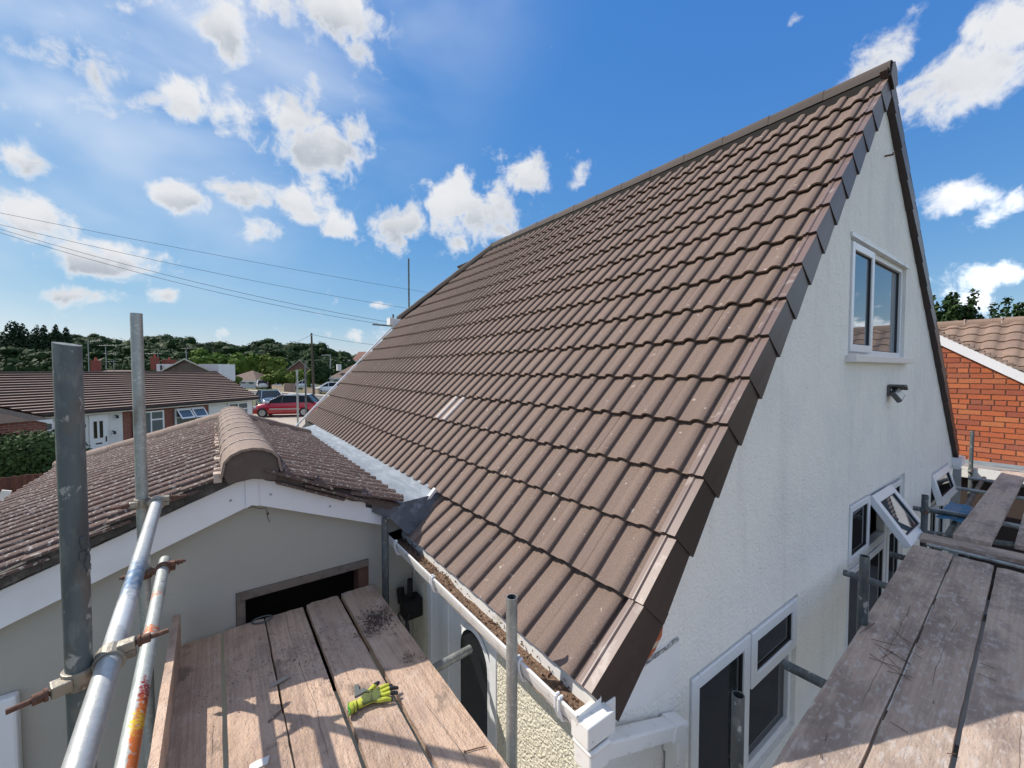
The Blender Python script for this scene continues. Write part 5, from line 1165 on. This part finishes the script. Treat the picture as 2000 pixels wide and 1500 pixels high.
def px_tree(name, label, x, ybot, ytop, wpx, dep, lm, seed, n=1500, size=.3, **kw):
    base = atd(x, ybot, dep); base.z = G1; top = atd(x, ytop, dep).z; return tree(name, label, base, top, wpx / 2 / F * dep * 1.02, n, size, lm, seed, **kw)
# the wood along the skyline: reads as one mass
sky_pts = [(-700, 610), (-400, 620), (-160, 632), (0, 648), (60, 646), (120, 642), (180, 644), (260, 652), (320, 650), (380, 655), (430, 658), (480, 662), (520, 657), (570, 656), (610, 668), (650, 677), (700, 684), (760, 690), (900, 694), (1200, 694), (1600, 690), (2000, 690), (2600, 690)]
def skyline(x):
    for (xa, ya), (xb, yb) in zip(sky_pts, sky_pts[1:]):
        if xa <= x <= xb: return ya + (yb - ya) * (x - xa) / (xb - xa)
    return 690
rr = random.Random(77); b = MB()
for rowi, dep in enumerate((168, 150, 132, 116)):
    x = -420.0 if rowi else -700.0
    xmax = 800 if rowi else 2300
    while x < xmax:
        fine = -60 < x < 760
        wpx = rr.uniform(38, 66); ytop = skyline(x) + rowi * 10 + rr.uniform(-5, 6); pos = atd(x, 700, dep); top = atd(x, ytop, dep).z
        rad = wpx / 2 / F * dep * 1.25; h = top + 7.5; hh = rad * rr.uniform(.75, 1.0)
        c = (pos.x, pos.y, top - hh * .95)
        crown(b, c, rad, hh, 1000 if fine else 130, .36 if fine else 1.2, rr, 9)
        if rowi == 3 or not fine: lump(b, (pos.x, pos.y, top - h * .6), (rad * 1.1, rad * 1.1, h * .5), rr.random() * 9)
        x += wpx * (.62 if fine else 1.2)
for i in range(90):       # undergrowth at the wood's edge
    x = -300 + 13 * i; pos = atd(x, 720, 104); lump(b, (pos.x, pos.y, -1.0), (3.4, 3.4, 3.6 + rr.uniform(-.8, 1.6)), i)
    leaves(b, (pos.x, pos.y, -1.0), (3.6, 3.6, 4.2), 120 if x < 760 else 30, .55, rr)
stuff(tag(b.build('wood', leaf_wood, fix=False), 'dark green wood filling the skyline behind the houses', 'wood'))
for i, (x, yt, w_) in enumerate(((24, 629, 20), (34, 631, 14), (47, 634, 18), (74, 637, 14), (88, 637, 13), (111, 637, 13), (131, 641, 12))):
    base = atd(x, 700, 128); base.z = G1; top = atd(x, yt, 128).z; t = thing('conifer', ['dark conifer, broadest of the group at the far left of the skyline', 'slim dark conifer between two broader ones on the skyline', 'third dark conifer at the right of the left skyline group', 'small pointed conifer to the right of the tall skyline group', 'pointed conifer just left of the thick upright tube', 'conifer top showing above the slanted tube top', 'conifer tip just right of the thick upright tube'][i], 'tree', tuple(base), 'conifers on the skyline')
    bb = MB(); bb.tube((0, 0, 0), (0, 0, top - base.z), .3, .05, n=6); bb.build('trunk', bark, t); bb = MB(); r3 = random.Random(i); H3 = top - base.z; R3 = w_ / 2 / F * 128 * 2.9
    for k in range(11):
        tq = k / 10; leaves(bb, (0, 0, H3 * (.45 + .55 * tq) - .5), (R3 * (1.1 - tq) ** .8, R3 * (1.1 - tq) ** .8, 1.0), int(150 * (1.15 - tq)), .40, r3, 0)
    bb.build('crown', leaf_con, t, fix=False)
px_tree('broadleaf_tree', 'round bright oak rising behind the white dormer', 414, 735, 676, 74, 82, leaf_oak, 1, 2600, .42, group='trees before the wood', clear=.12)
px_tree('broadleaf_tree', 'pale green oak right of the white dormer', 478, 745, 680, 66, 84, leaf_oak, 2, 2400, .42, group='trees before the wood', clear=.12)
px_tree('broadleaf_tree', 'loose yellow green tree left of the two scaffold uprights', 536, 752, 685, 58, 80, leaf_bush, 3, 1900, .40, group='trees before the wood', clear=.18)
px_tree('broadleaf_tree', 'small thin tree beside the end of the bungalow ridge', 458, 752, 730, 26, 60, leaf_bush, 4, 500, .25, group='trees before the wood', clear=.3, trunk_r=.1)
px_tree('columnar_tree', 'dense upright green tree behind the telegraph pole', 627, 772, 697, 44, 64, leaf_dark, 5, 2600, .26, group='street trees', clear=.02, lumps=14)
px_tree('columnar_tree', 'narrow yellow green tree between the uprights and the pole', 604, 770, 715, 22, 63, leaf_bush, 6, 900, .24, group='street trees', clear=.02)
for i, (x, yb, yt, w_, lab) in enumerate(((530, 757, 728, 36, 'low bright bush at the left of the street planting'), (552, 757, 718, 44, 'tall bush behind the low block wall'), (578, 757, 716, 40, 'olive bush beside the dark fence'), (655, 762, 742, 30, 'small bush under the lamp post'), (500, 722, 700, 30, 'far bush below the oaks'))):
    px_tree('bush', lab, x, yb, yt, w_, 72 if i < 4 else 95, leaf_bush, 20 + i, 1100, .28, cat='bush', group='bushes along the street', clear=.02, trunk_r=.08)
# hedge, fence at lower left
t = thing('hedge', 'rounded green hedge below the bungalow windows at the left', 'hedge', tuple(onZ(40, 935, -2.9)))
rr = random.Random(12); b = MB(); o = t.location
p0, p1 = atd(-260, 900, 9.6), atd(128, 900, 11.6)
for i in range(24):
    q = p0 + (p1 - p0) * (i / 23); zt = -1.72 + rr.uniform(-.08, .08) - (.25 if i > 21 else 0); c = (q.x - o.x, q.y - o.y, zt - .62 - o.z); lump(b, c, (.55, .55, .62), i, 0, .86); leaves(b, c, (.62, .62, .66), 650, .055, rr, 0, shell=.75)
    c2 = (c[0], c[1], c[2] - .8); lump(b, c2, (.6, .6, .8), i, 0, .9); leaves(b, c2, (.6, .6, .8), 160, .06, rr, 0, shell=.8)
b.build('foliage', leaf_hedge, t, fix=False)
fn = thing('timber_fence', 'dark red brown slatted fence below the hedge at the left', 'fence', tuple(onZ(40, 990, -3.4))); FM = Matrix.Translation(-fn.location)
p0, p1 = atd(-240, 958, 7.2), atd(112, 922, 9.3); fd = (p1 - p0); fd.z = 0; nF = 56
for i in range(nF):
    q = p0 + (p1 - p0) * (i / nF); dd_ = fd.normalized(); b = MB(); w_ = fd.length / nF * .86
    b.box((0, -.012, G0 - q.z + .0), (w_, .012, random.uniform(-.02, .02)), 0, frame(q, dd_, Vector((-dd_.y, dd_.x, 0)), Vector((0, 0, 1)))); b.build('slat', fence_r, fn, 0, FM)
b = MB(); b.tube(p0 + Vector((0, .04, -.25)), p1 + Vector((0, .04, -.25)), .03, n=6); b.build('rail', fence_r, fn, 0, FM)
b = MB(); q = atd(8, 972, 6.8); b.box((-.06, -.02, -.12), (.05, .02, .12), 0, Matrix.Translation(q) @ Matrix.Rotation(R(18), 4, 'Y')); tag(b.build('timber_offcut', chip_w), 'pale offcut of timber leaning on the slatted fence', 'timber')
# trees behind the brick house
def sprig_tree(label, x, ytop, wpx, dep, seed, n):
    base = atd(x, 700, dep); base.z = G1; rr = random.Random(seed); t = thing('garden_tree', label, 'tree', tuple(base), 'trees behind the brick house'); top = atd(x, ytop, dep).z - base.z; R_ = wpx / 2 / F * dep * .85
    b = MB(); b.tube((0, 0, 0), (0, 0, top * .7), .16, .07, n=8); lv = MB()
    for i in range(n):
        a = rr.uniform(0, 6.28); z0 = top * rr.uniform(.45, .72); end = Vector((math.cos(a) * R_ * rr.uniform(.3, 1), math.sin(a) * R_ * rr.uniform(.3, 1), top * rr.uniform(.74, 1.0)))
        st_ = Vector((0, 0, z0)); b.tube(st_, end, .03, .008, n=5)
        for k in range(9):
            tq = .35 + .65 * k / 8; p = st_ + (end - st_) * tq; leaves(lv, p, (.22, .22, .18), 16, .10, rr, 0, shell=.1)
    b.build('trunk', bark, t); lv.build('crown', leaf_dark, t, fix=False)
sprig_tree('leafy tree with upright sprays behind the brick house, nearest the gable', 1862, 574, 90, 20, 3, 30)
sprig_tree('tree with drooping sprays behind the brick house ridge at the right edge', 1965, 588, 110, 20, 4, 26)

# ------------------------------------------------------------------ far houses, chimneys, aerials
def gable_house(label, xl, xr, ybase, xap, yap, yeave, dep, depth, wallm, roofm, front=True, name='far_house', yaw=0.0, hip=0.0):
    """front elevation spans xl..xr at the given distance; ridge runs away from us"""
    pl, pr, pa = atd(xl, yeave, dep), atd(xr, yeave, dep), atd(xap, yap, dep); c = (pl + pr) / 2; t = thing(name, label, 'house', (c.x, c.y, G1), 'houses up the street'); M = Matrix.Translation(-t.location)
    ac = (pr - pl); ac.z = 0; ac.normalize(); bk = Vector((-ac.y, ac.x, 0)); bk = bk if bk.dot(FWD) > 0 else -bk; back = Vector((c.x, c.y, 0)).normalized() * depth
    b = MB(); l0, r0 = Vector((pl.x, pl.y, G1)), Vector((pr.x, pr.y, G1)); b.add([l0, r0, pr, pa, pl], [(0, 1, 2, 3, 4)]); b.add([l0, pl, pl + back, l0 + back], [(0, 1, 2, 3)]); b.add([r0, pr, pr + back, r0 + back], [(0, 1, 2, 3)]); b.build('wall', wallm, t, 0, M)
    b = MB(); ov = -bk * .3; u = Vector((0, 0, .12)); el, er_ = pl + (pl - pa) * .08, pr + (pr - pa) * .08; pb = pa + back
    b.add([el + ov + u, pa + ov + u, pb + u, el + back + u], [(0, 1, 2, 3)]); b.add([er_ + ov + u, pa + ov + u, pb + u, er_ + back + u], [(0, 1, 2, 3)])
    b.add([el + ov + u, pa + ov + u, pa + ov - u * .3, el + ov - u * .3], [(0, 1, 2, 3)], 1); b.add([er_ + ov + u, pa + ov + u, pa + ov - u * .3, er_ + ov - u * .3], [(0, 1, 2, 3)], 1); b.build('roof', [roofm, far_cream], t, 0, M)
    return t, M, pl, pr, pa, ac, bk
def eave_house(label, xl, xr, yeave, yridge, dep, depth, wallm, roofm, inset=0.0, name='far_house', wins=()):
    """eaves towards us, ridge parallel to the picture"""
    pl, pr = atd(xl, yeave, dep), atd(xr, yeave, dep); c = (pl + pr) / 2; t = thing(name, label, 'house', (c.x, c.y, G1), 'houses up the street'); M = Matrix.Translation(-t.location)
    ac = pr - pl; ac.z = 0; Lh = ac.length; ac.normalize(); bk = Vector((-ac.y, ac.x, 0)); bk = bk if bk.dot(FWD) > 0 else -bk
    zr_ = atd((xl + xr) / 2, yridge, dep + depth / 2).z; rl = pl + ac * inset + bk * depth / 2; rr_ = pr - ac * inset + bk * depth / 2; rl.z = rr_.z = zr_
    l0, r0 = Vector((pl.x, pl.y, G1)), Vector((pr.x, pr.y, G1)); b = MB(); b.add([l0, r0, pr, pl], [(0, 1, 2, 3)]); b.add([l0, pl, pl + bk * depth, l0 + bk * depth], [(0, 1, 2, 3)]); b.add([r0, pr, pr + bk * depth, r0 + bk * depth], [(0, 1, 2, 3)]); b.build('wall', wallm, t, 0, M)
    b = MB(); ov = -bk * .35 - Vector((0, 0, .08)); b.add([pl + ov - ac * .3, pr + ov + ac * .3, rr_, rl], [(0, 1, 2, 3)]); b.add([pl + bk * depth, rl, rr_, pr + bk * depth], [(0, 1, 2, 3)]); b.add([pl + ov - ac * .3, rl, pl + bk * depth], [(0, 1, 2)]); b.add([pr + ov + ac * .3, rr_, pr + bk * depth], [(0, 1, 2)]); b.build('roof', roofm, t, 0, M)
    b = MB(); o1 = -bk * .36; b.add([pl + o1 - ac * .3 - Vector((0, 0, .06)), pr + o1 + ac * .3 - Vector((0, 0, .06)), pr + o1 + ac * .3 - Vector((0, 0, .28)), pl + o1 - ac * .3 - Vector((0, 0, .28))], [(0, 1, 2, 3)]); b.build('fascia', far_white, t, 0, M)
    for (f0, f1, z0, z1) in wins:
        b = MB(); q0 = pl + ac * Lh * f0 - bk * .06; q1 = pl + ac * Lh * f1 - bk * .06
        def W_(q, z): return Vector((q.x, q.y, z))
        b.add([W_(q0, z0), W_(q1, z0), W_(q1, z1), W_(q0, z1)] + [W_(q0, z0) + bk * .05, W_(q1, z0) + bk * .05, W_(q1, z1) + bk * .05, W_(q0, z1) + bk * .05], [(0, 1, 2, 3), (0, 1, 5, 4), (1, 2, 6, 5), (2, 3, 7, 6), (3, 0, 4, 7)]); w = b.build('window', far_white, t, 0, M)
        b = MB(); k0, k1 = q0 + ac * .12 - bk * .02, q1 - ac * .12 - bk * .02; b.add([W_(k0, z0 + .12), W_(k1, z0 + .12), W_(k1, z1 - .12), W_(k0, z1 - .12)], [(0, 1, 2, 3)]); b.build('pane', glass_far, w)
    return t, M, pl, pr, rl, rr_, ac, bk
def chimney(t, M, p, h, w_=.55):
    b = MB(); b.box((p.x - w_ / 2, p.y - w_ / 2, p.z), (p.x + w_ / 2, p.y + w_ / 2, p.z + h)); c = b.build('chimney', chim, t, 0, M); bb = MB(); bb.tube((p.x, p.y, p.z + h), (p.x, p.y, p.z + h + .35), .13, .11, n=8); bb.build('chimney_pot', pot, c)
def aerial(label, x, ytop, ybase, dep, booms):
    p0, p1 = atd(x, ybase, dep), atd(x, ytop, dep); p1.x, p1.y = p0.x, p0.y; t = thing('tv_aerial', label, 'aerial', tuple(p0), 'aerials over the roofs'); M = Matrix.Translation(-p0); b = MB(); b.tube(p0, p1, .035, n=6); b.build('mast', greym, t, 0, M)
    for (dy, l_, off) in booms:
        q = p1 - Vector((0, 0, dy)); b = MB(); a = q + RGT * (off - l_ / 2); c = q + RGT * (off + l_ / 2) + Vector((0, 0, .05)); b.tube(a, c, .022, n=5); n = 7
        for i in range(n):
            e = a + (c - a) * (i / (n - 1)); b.tube(e - FWD * .25, e + FWD * .25, .010, n=4)
        b.build('boom', greym, t, 0, M)
t, M, pl, pr, pa, ac, bk = gable_house('tile hung gable poking over the bungalow ridge', 308, 428, 770, 364, 702, 731, 46, 9, far_tile, far_tile)
b = MB(); q0, q1 = atd(388, 729, 50), atd(427, 711, 50); b.box((0, 0, 0), ((q1 - q0).dot(RGT), 3.0, q1.z - q0.z + 1.0), 0, frame(q0 - Vector((0, 0, 1)), RGT, Vector((-RGT.y, RGT.x, 0)), Vector((0, 0, 1)))); dm = b.build('dormer', far_white, t, 0, M)
b = MB(); q0, q1 = atd(306, 729, 50), atd(350, 711, 50); b.box((0, 0, 0), ((q1 - q0).dot(RGT), 3.0, q1.z - q0.z + 1.0), 0, frame(q0 - Vector((0, 0, 1)), RGT, Vector((-RGT.y, RGT.x, 0)), Vector((0, 0, 1)))); b.build('dormer', far_white, t, 0, M)
b = MB(); q0 = atd(313, 728, 49.8); b.box((0, 0, 0), (.2, .05, 1.1), 0, frame(q0 - Vector((0, 0, .2)), RGT, Vector((-RGT.y, RGT.x, 0)), Vector((0, 0, 1)))); b.build('drainpipe', seal, t, 0, M)
t, M, pl, pr, rl, rr_, ac, bk = eave_house('far house with a red chimney seen over the bungalow ridge', 140, 218, 737, 723, 44, 8, far_cream, far_tile); chimney(t, M, atd(188, 727, 46), 1.3, .75)
t, M, pl, pr, rl, rr_, ac, bk = eave_house('far house with twin chimneys left of the tile hung gable', 290, 345, 738, 720, 56, 8, far_cream, far_tile); chimney(t, M, atd(303, 722, 58), 1.8, .9); chimney(t, M, atd(331, 716, 60), 1.0, 1.6)
t, M, pl, pr, rl, rr_, ac, bk = eave_house('bungalow with a brown hipped roof and pale blue white front', 432, 500, 743, 724, 74, 8, far_white, far_tile, 3.0, wins=((.55, .72, -2.6, -2.1), (.78, .95, -2.7, -2.1))); chimney(t, M, atd(448, 732, 74), 1.4, .6)
gable_house('small white garage gable beyond the hipped bungalow', 499, 514, 757, 501, 737, 747, 84, 7, far_white, far_tile_g)
t, M, pl, pr, pa, ac, bk = gable_house('red brown gabled house behind the street bushes', 556, 612, 757, 586, 704, 727, 92, 9, far_tile_r, far_tile_r)
t, M, pl, pr, rl, rr_, ac, bk = eave_house('grey roofed house behind the lamp post', 628, 690, 731, 703, 104, 9, far_cream, far_tile_g, 1.5)
t, M, pl, pr, rl, rr_, ac, bk = eave_house('brown roofed bungalow with white front beside the new roof', 646, 760, 737, 712, 76, 9, far_white, far_tile, 2.5, wins=((.05, .17, -2.9, -1.8), (.22, .36, -2.9, -1.8))); b = MB(); q = atd(662, 724, 77); b.box((q.x - .35, q.y - .35, q.z), (q.x + .35, q.y + .35, q.z + 1.2)); b.build('chimney', far_white, t, 0, M)
t, M, pl, pr, rl, rr_, ac, bk = eave_house('brown roofed house highest on the right beyond the new roof', 689, 800, 704, 687, 112, 9, far_white, far_tile_r, 0)
aerial('tall pale aerial at the left with its boom pointing right', 174, 667, 729, 40, ((.0, 1.3, .7),))
aerial('double boom aerial right of the tall pale one', 208, 676, 730, 46, ((-.05, 1.9, .2), (.85, 1.4, .4)))
aerial('short aerial beside the double boom one', 223, 703, 729, 46, ((.2, 1.1, -.35),))
aerial('aerial on the apex of the tile hung gable', 364, 680, 703, 46, ((.05, 1.1, 0),))
aerial('faint aerial above the twin chimneys', 309, 690, 716, 58, ((.05, 2.4, -.6),))
# street furniture
t = thing('telegraph_pole', 'tall brown telegraph pole standing by the columnar tree', 'telegraph pole', tuple(onZ(613, 772, G1))); q = t.location; zt = (ray(609, 651) * (q.dot(FWD))).z - q.z; b = MB(); b.tube((0, 0, 0), (-.15, .1, zt), .16, .11, n=10); b.build('pole', polem, t)
b = MB(); b.tube((-.15, .1, zt - .4), (-.15, .1, zt - .25), .15, n=8); b.build('cap_ring', greym, t)
t = thing('street_lamp', 'grey street lamp with a short arm to the left', 'street lamp', tuple(onZ(646, 759, G1))); q = t.location; zt = (ray(644, 694) * q.dot(FWD)).z - q.z; b = MB(); b.tube((0, 0, 0), (0, 0, zt), .13, .08, n=8); b.build('post', greym, t)
b = MB(); b.tube((0, 0, zt), tuple(-RGT * .9 + Vector((0, 0, zt + .05))), .06, n=6); b.build('arm', greym, t); b = MB(); b.box((-.5, -.15, -.08), (.1, .15, .08), 0, frame(-RGT * 1.0 + Vector((0, 0, zt)), RGT, Vector((-RGT.y, RGT.x, 0)), Vector((0, 0, 1)))); b.build('lantern', greym, t)
def low_wall(label, x0, x1, y0_, y1_, ztop, m, name='garden_wall', cat='wall', th=.22):
    a, c = onZ(x0, y0_, G1), onZ(x1, y1_, G1); d = c - a; L_ = d.length; d.normalize(); b = MB(); b.box((0, 0, -.1), (L_, th, ztop)); b.box((-.1, -.03, ztop + .002), (L_ + .1, th + .03, ztop + .08)); ob = b.build(name, m, None, 0, frame(a, d, Vector((-d.y, d.x, 0)), Vector((0, 0, 1)))); return tag(ob, label, cat)
low_wall('pale low block wall in front of the street bushes', 531, 555, 762, 765, .75, stone_wall)
low_wall('pale low wall at the foot of the telegraph pole', 592, 622, 768, 770, .7, stone_wall)
low_wall('pale brick pier beside the white car up the street', 521, 528, 758, 759, 1.5, stone_wall, 'brick_pier', 'pier')
low_wall('pale low wall by the grey lamp post', 626, 660, 766, 767, .6, stone_wall)
fl = thing('close_board_fence', 'short dark brown fence right of the pale block wall', 'fence', tuple(onZ(566, 766, G1))); a, c = onZ(556, 765, G1), onZ(577, 767, G1); d = c - a; L_ = d.length; d.normalize()
for i in range(16):
    b = MB(); b.box((L_ * i / 16, 0, 0), (L_ * (i + .9) / 16, .05, 1.3)); b.build('slat', fence_d, fl, 0, Matrix.Translation(-fl.location) @ frame(a, d, Vector((-d.y, d.x, 0)), Vector((0, 0, 1))))
# overhead wires
def wire(label, p0, p1, sag, r=.008):
    p0, p1 = Vector(p0), Vector(p1); b = MB(); n = 26; pts = []
    for i in range(n + 1):
        t_ = i / n; pts.append(p0 + (p1 - p0) * t_ - Vector((0, 0, sag * 4 * t_ * (1 - t_))))
    b.path(pts, r, 5); return tag(b.build('overhead_wire', wirem), label, 'wire', 'overhead wires')
pl_ = atd(-420, 330, 9.0)
wire('highest overhead wire crossing to behind the roof hip', pl_ + Vector((0, 0, .0)), atd(845, 573, 16.5), .10, .005)
wire('overhead wire just under the highest one', pl_ + Vector((.05, .05, -.03)), atd(795, 602, 14.5), .22, .005)
wire('third overhead wire, ending at the white gutter end', pl_ + Vector((.0, .1, .22)), atd(764, 630, 11.5), .33, .005)
wire('lowest overhead wire, ending by the dark tube end', pl_ + Vector((.0, .1, .24)), atd(738, 632, 11.8), .40, .005)
wire('faint wire from the telegraph pole to the right', atd(609, 653, 52.4), atd(900, 668, 60), 1.0, .02)
wire('faint wire from the telegraph pole to the left houses', atd(609, 653, 52.4), atd(500, 690, 80), .6, .02)

# ------------------------------------------------------------------ cars
def car(label, base, heading, paint_, roofp, L=4.1, Wd=1.75, H=1.58, trim=False, name='parked_car', group='parked cars'):
    t = thing(name, label, 'car', tuple(base), group); t.rotation_euler = (0, 0, heading); hl = L / 2; hw = Wd / 2
    st_ = [(-hl, .42, .78, .72), (-hl + .12, .25, .95, .93), (-hl + .5, .20, 1.02, .98), (-.9, .20, 1.02, 1.0), (.4, .20, .99, 1.0), (hl - 1.05, .20, .97, .99), (hl - .55, .20, .88, .95), (hl - .16, .24, .72, .86), (hl, .36, .56, .66)]
    b = MB(); n = 12; rings = []
    for (x, z0, z1, w_) in st_:
        w = hw * w_; zm = z0 + (z1 - z0) * .55
        rings.append([(x, -w * .9, z0), (x, -w, z0 + .12), (x, -w * 1.0, zm), (x, -w * .94, z1 - .04), (x, -w * .82, z1), (x, -w * .3, z1 + .03), (x, w * .3, z1 + .03), (x, w * .82, z1), (x, w * .94, z1 - .04), (x, w, zm), (x, w, z0 + .12), (x, w * .9, z0)])
    vs = [p for r_ in rings for p in r_]; b.add(vs, [(i * n + j, i * n + (j + 1) % n, (i + 1) * n + (j + 1) % n, (i + 1) * n + j) for i in range(len(rings) - 1) for j in range(n)], 0, True)
    b.add(rings[0], [tuple(range(n))]); b.add(rings[-1], [tuple(range(n))]); b.build('body', paint_, t)
    xb0, xr0, xr1, xb1 = hl - .95, hl - 2.0, -hl + .55, -hl + .10; zb, zr_ = .97, H; wb, wr = hw * .90, hw * .70
    b = MB(); roof = [(xr0, -wr, zr_ - .04), ((xr0 + xr1) / 2, -wr, zr_), (xr1, -wr, zr_ - .06), (xr1, wr, zr_ - .06), ((xr0 + xr1) / 2, wr, zr_), (xr0, wr, zr_ - .04)]
    b.add(roof, [(0, 1, 4, 5), (1, 2, 3, 4)], 0, True)
    pil = []
    for s in (-1, 1):   # pillars
        for (p, q, w_) in (((xb0, s * wb, zb), (xr0, s * wr, zr_ - .04), .045), ((xb1, s * wb, zb), (xr1, s * wr, zr_ - .06), .07), ((.1, s * wb, zb), (.02, s * wr, zr_ - .01), .04), ((-1.0, s * wb, zb), (-1.0, s * wr, zr_ - .03), .045)): pil.append((p, q, w_))
        b.tube((xr0, s * wr, zr_ - .04), (xr1, s * wr, zr_ - .06), .04, n=6)
    b.build('roof', roofp, t); [(lambda m_: (m_.tube(p, q, w_, n=6), m_.build('pillar', p_black if roofp is not paint_ else paint_, t)))(MB()) for p, q, w_ in pil]
    b = MB(); b.add([(xb0, -wb, zb), (xb0, wb, zb), (xr0, wr, zr_ - .045), (xr0, -wr, zr_ - .045)], [(0, 1, 2, 3)]); b.build('windscreen', carglass, t)
    b = MB(); b.add([(xb1, -wb, zb), (xb1, wb, zb), (xr1, wr, zr_ - .065), (xr1, -wr, zr_ - .065)], [(0, 1, 2, 3)]); b.build('rear_window', carglass, t)
    for s in (-1, 1):
        b = MB(); b.add([(xb0, s * wb, zb), (xb1, s * wb, zb), (xr1, s * wr, zr_ - .07), (xr0, s * wr, zr_ - .05)], [(0, 1, 2, 3)]); b.build('side_window', carglass, t)
        b = MB(); b.box((hl - 1.25, s * hw * .98 - .02, .98), (hl - 1.05, s * hw * 1.12, 1.12) if s > 0 else (hl - 1.05, s * hw * .98 + .02, 1.12)) if s > 0 else b.box((hl - 1.25, s * hw * 1.12, .98), (hl - 1.05, s * hw * .98 + .02, 1.12)); b.build('wing_mirror', roofp, t, .02)
        b = MB(); b.box((hl - .42, s * hw * .70 - .16, .62), (hl - .10, s * hw * .70 + .16, .76)); b.build('headlight', headl, t, .03)
        b = MB(); b.box((-hl - .005, s * hw * .72 - .12, .75), (-hl + .10, s * hw * .72 + .12, .98)); b.build('tail_light', redl, t, .02)
        if trim: b = MB(); b.box((-hl + 1.0, s * hw * 1.01 - .012, .52), (hl - 1.25, s * hw * 1.01 + .012, .62)); b.build('side_trim', trimm, t)
        for x in (hl - .80, -hl + .72):
            b = MB(); b.tube((x, s * (hw - .20), .32), (x, s * (hw + .01), .32), .32, n=20); wh = b.build('wheel', tyre, t); bb = MB(); bb.tube((x, s * (hw - .02), .32), (x, s * (hw + .018), .32), .21, n=14)
            for k in range(5): a = k * 1.2566; bb.box((-.03, -.005, .03), (.03, .005, .19), 0, Matrix.Translation((x, s * (hw + .024), .32)) @ Matrix.Rotation(a, 4, 'Y'))
            bb.build('rim', rim, wh)
    b = MB(); b.box((hl - .03, -.45, .38), (hl + .012, .45, .58)); b.build('grille', p_black, t)
    return t
rc0 = onZ(522, 812, G1); rc1 = onZ(602, 806, G1); hd = math.atan2(rc0.y - rc1.y, rc0.x - rc1.x); mid = (rc0 + rc1) / 2
sc_ = (rc1 - rc0).length / 3.6
q = atd(558, 805, 30.5); q.z = onZ(558, 805, G1).z
car('red people carrier on the drive, roof pale with painted sky reflection', onZ(560, 812, G1 + .02), math.atan2(-(RGT.y), -(RGT.x)) + .22, p_red, p_sheen, L=4.15, H=1.55, trim=True)
car('dark blue car parked behind the brick pier of the bungalow', onZ(528, 797, G1 + .02), math.atan2(RGT.y, RGT.x) + .1 - 1.0, p_blue, p_blue, L=4.6, H=1.55)
car('white hatchback parked up the street by the hipped bungalow', onZ(512, 759, G1), math.atan2(FWD.y, FWD.x) + .6, p_white, p_white, L=3.9)
car('silver white car half hidden by the scaffold uprights', onZ(593, 760, G1), math.atan2(-RGT.y, -RGT.x) + .3, p_white, p_white)
car('white car at the edge of the new roof', onZ(642, 768, G1), math.atan2(-RGT.y, -RGT.x) + .5, p_white, p_white)
print('objects', len(bpy.data.objects), 'tris approx', sum(len(o.data.polygons) * 2 for o in bpy.data.objects if o.type == 'MESH'))
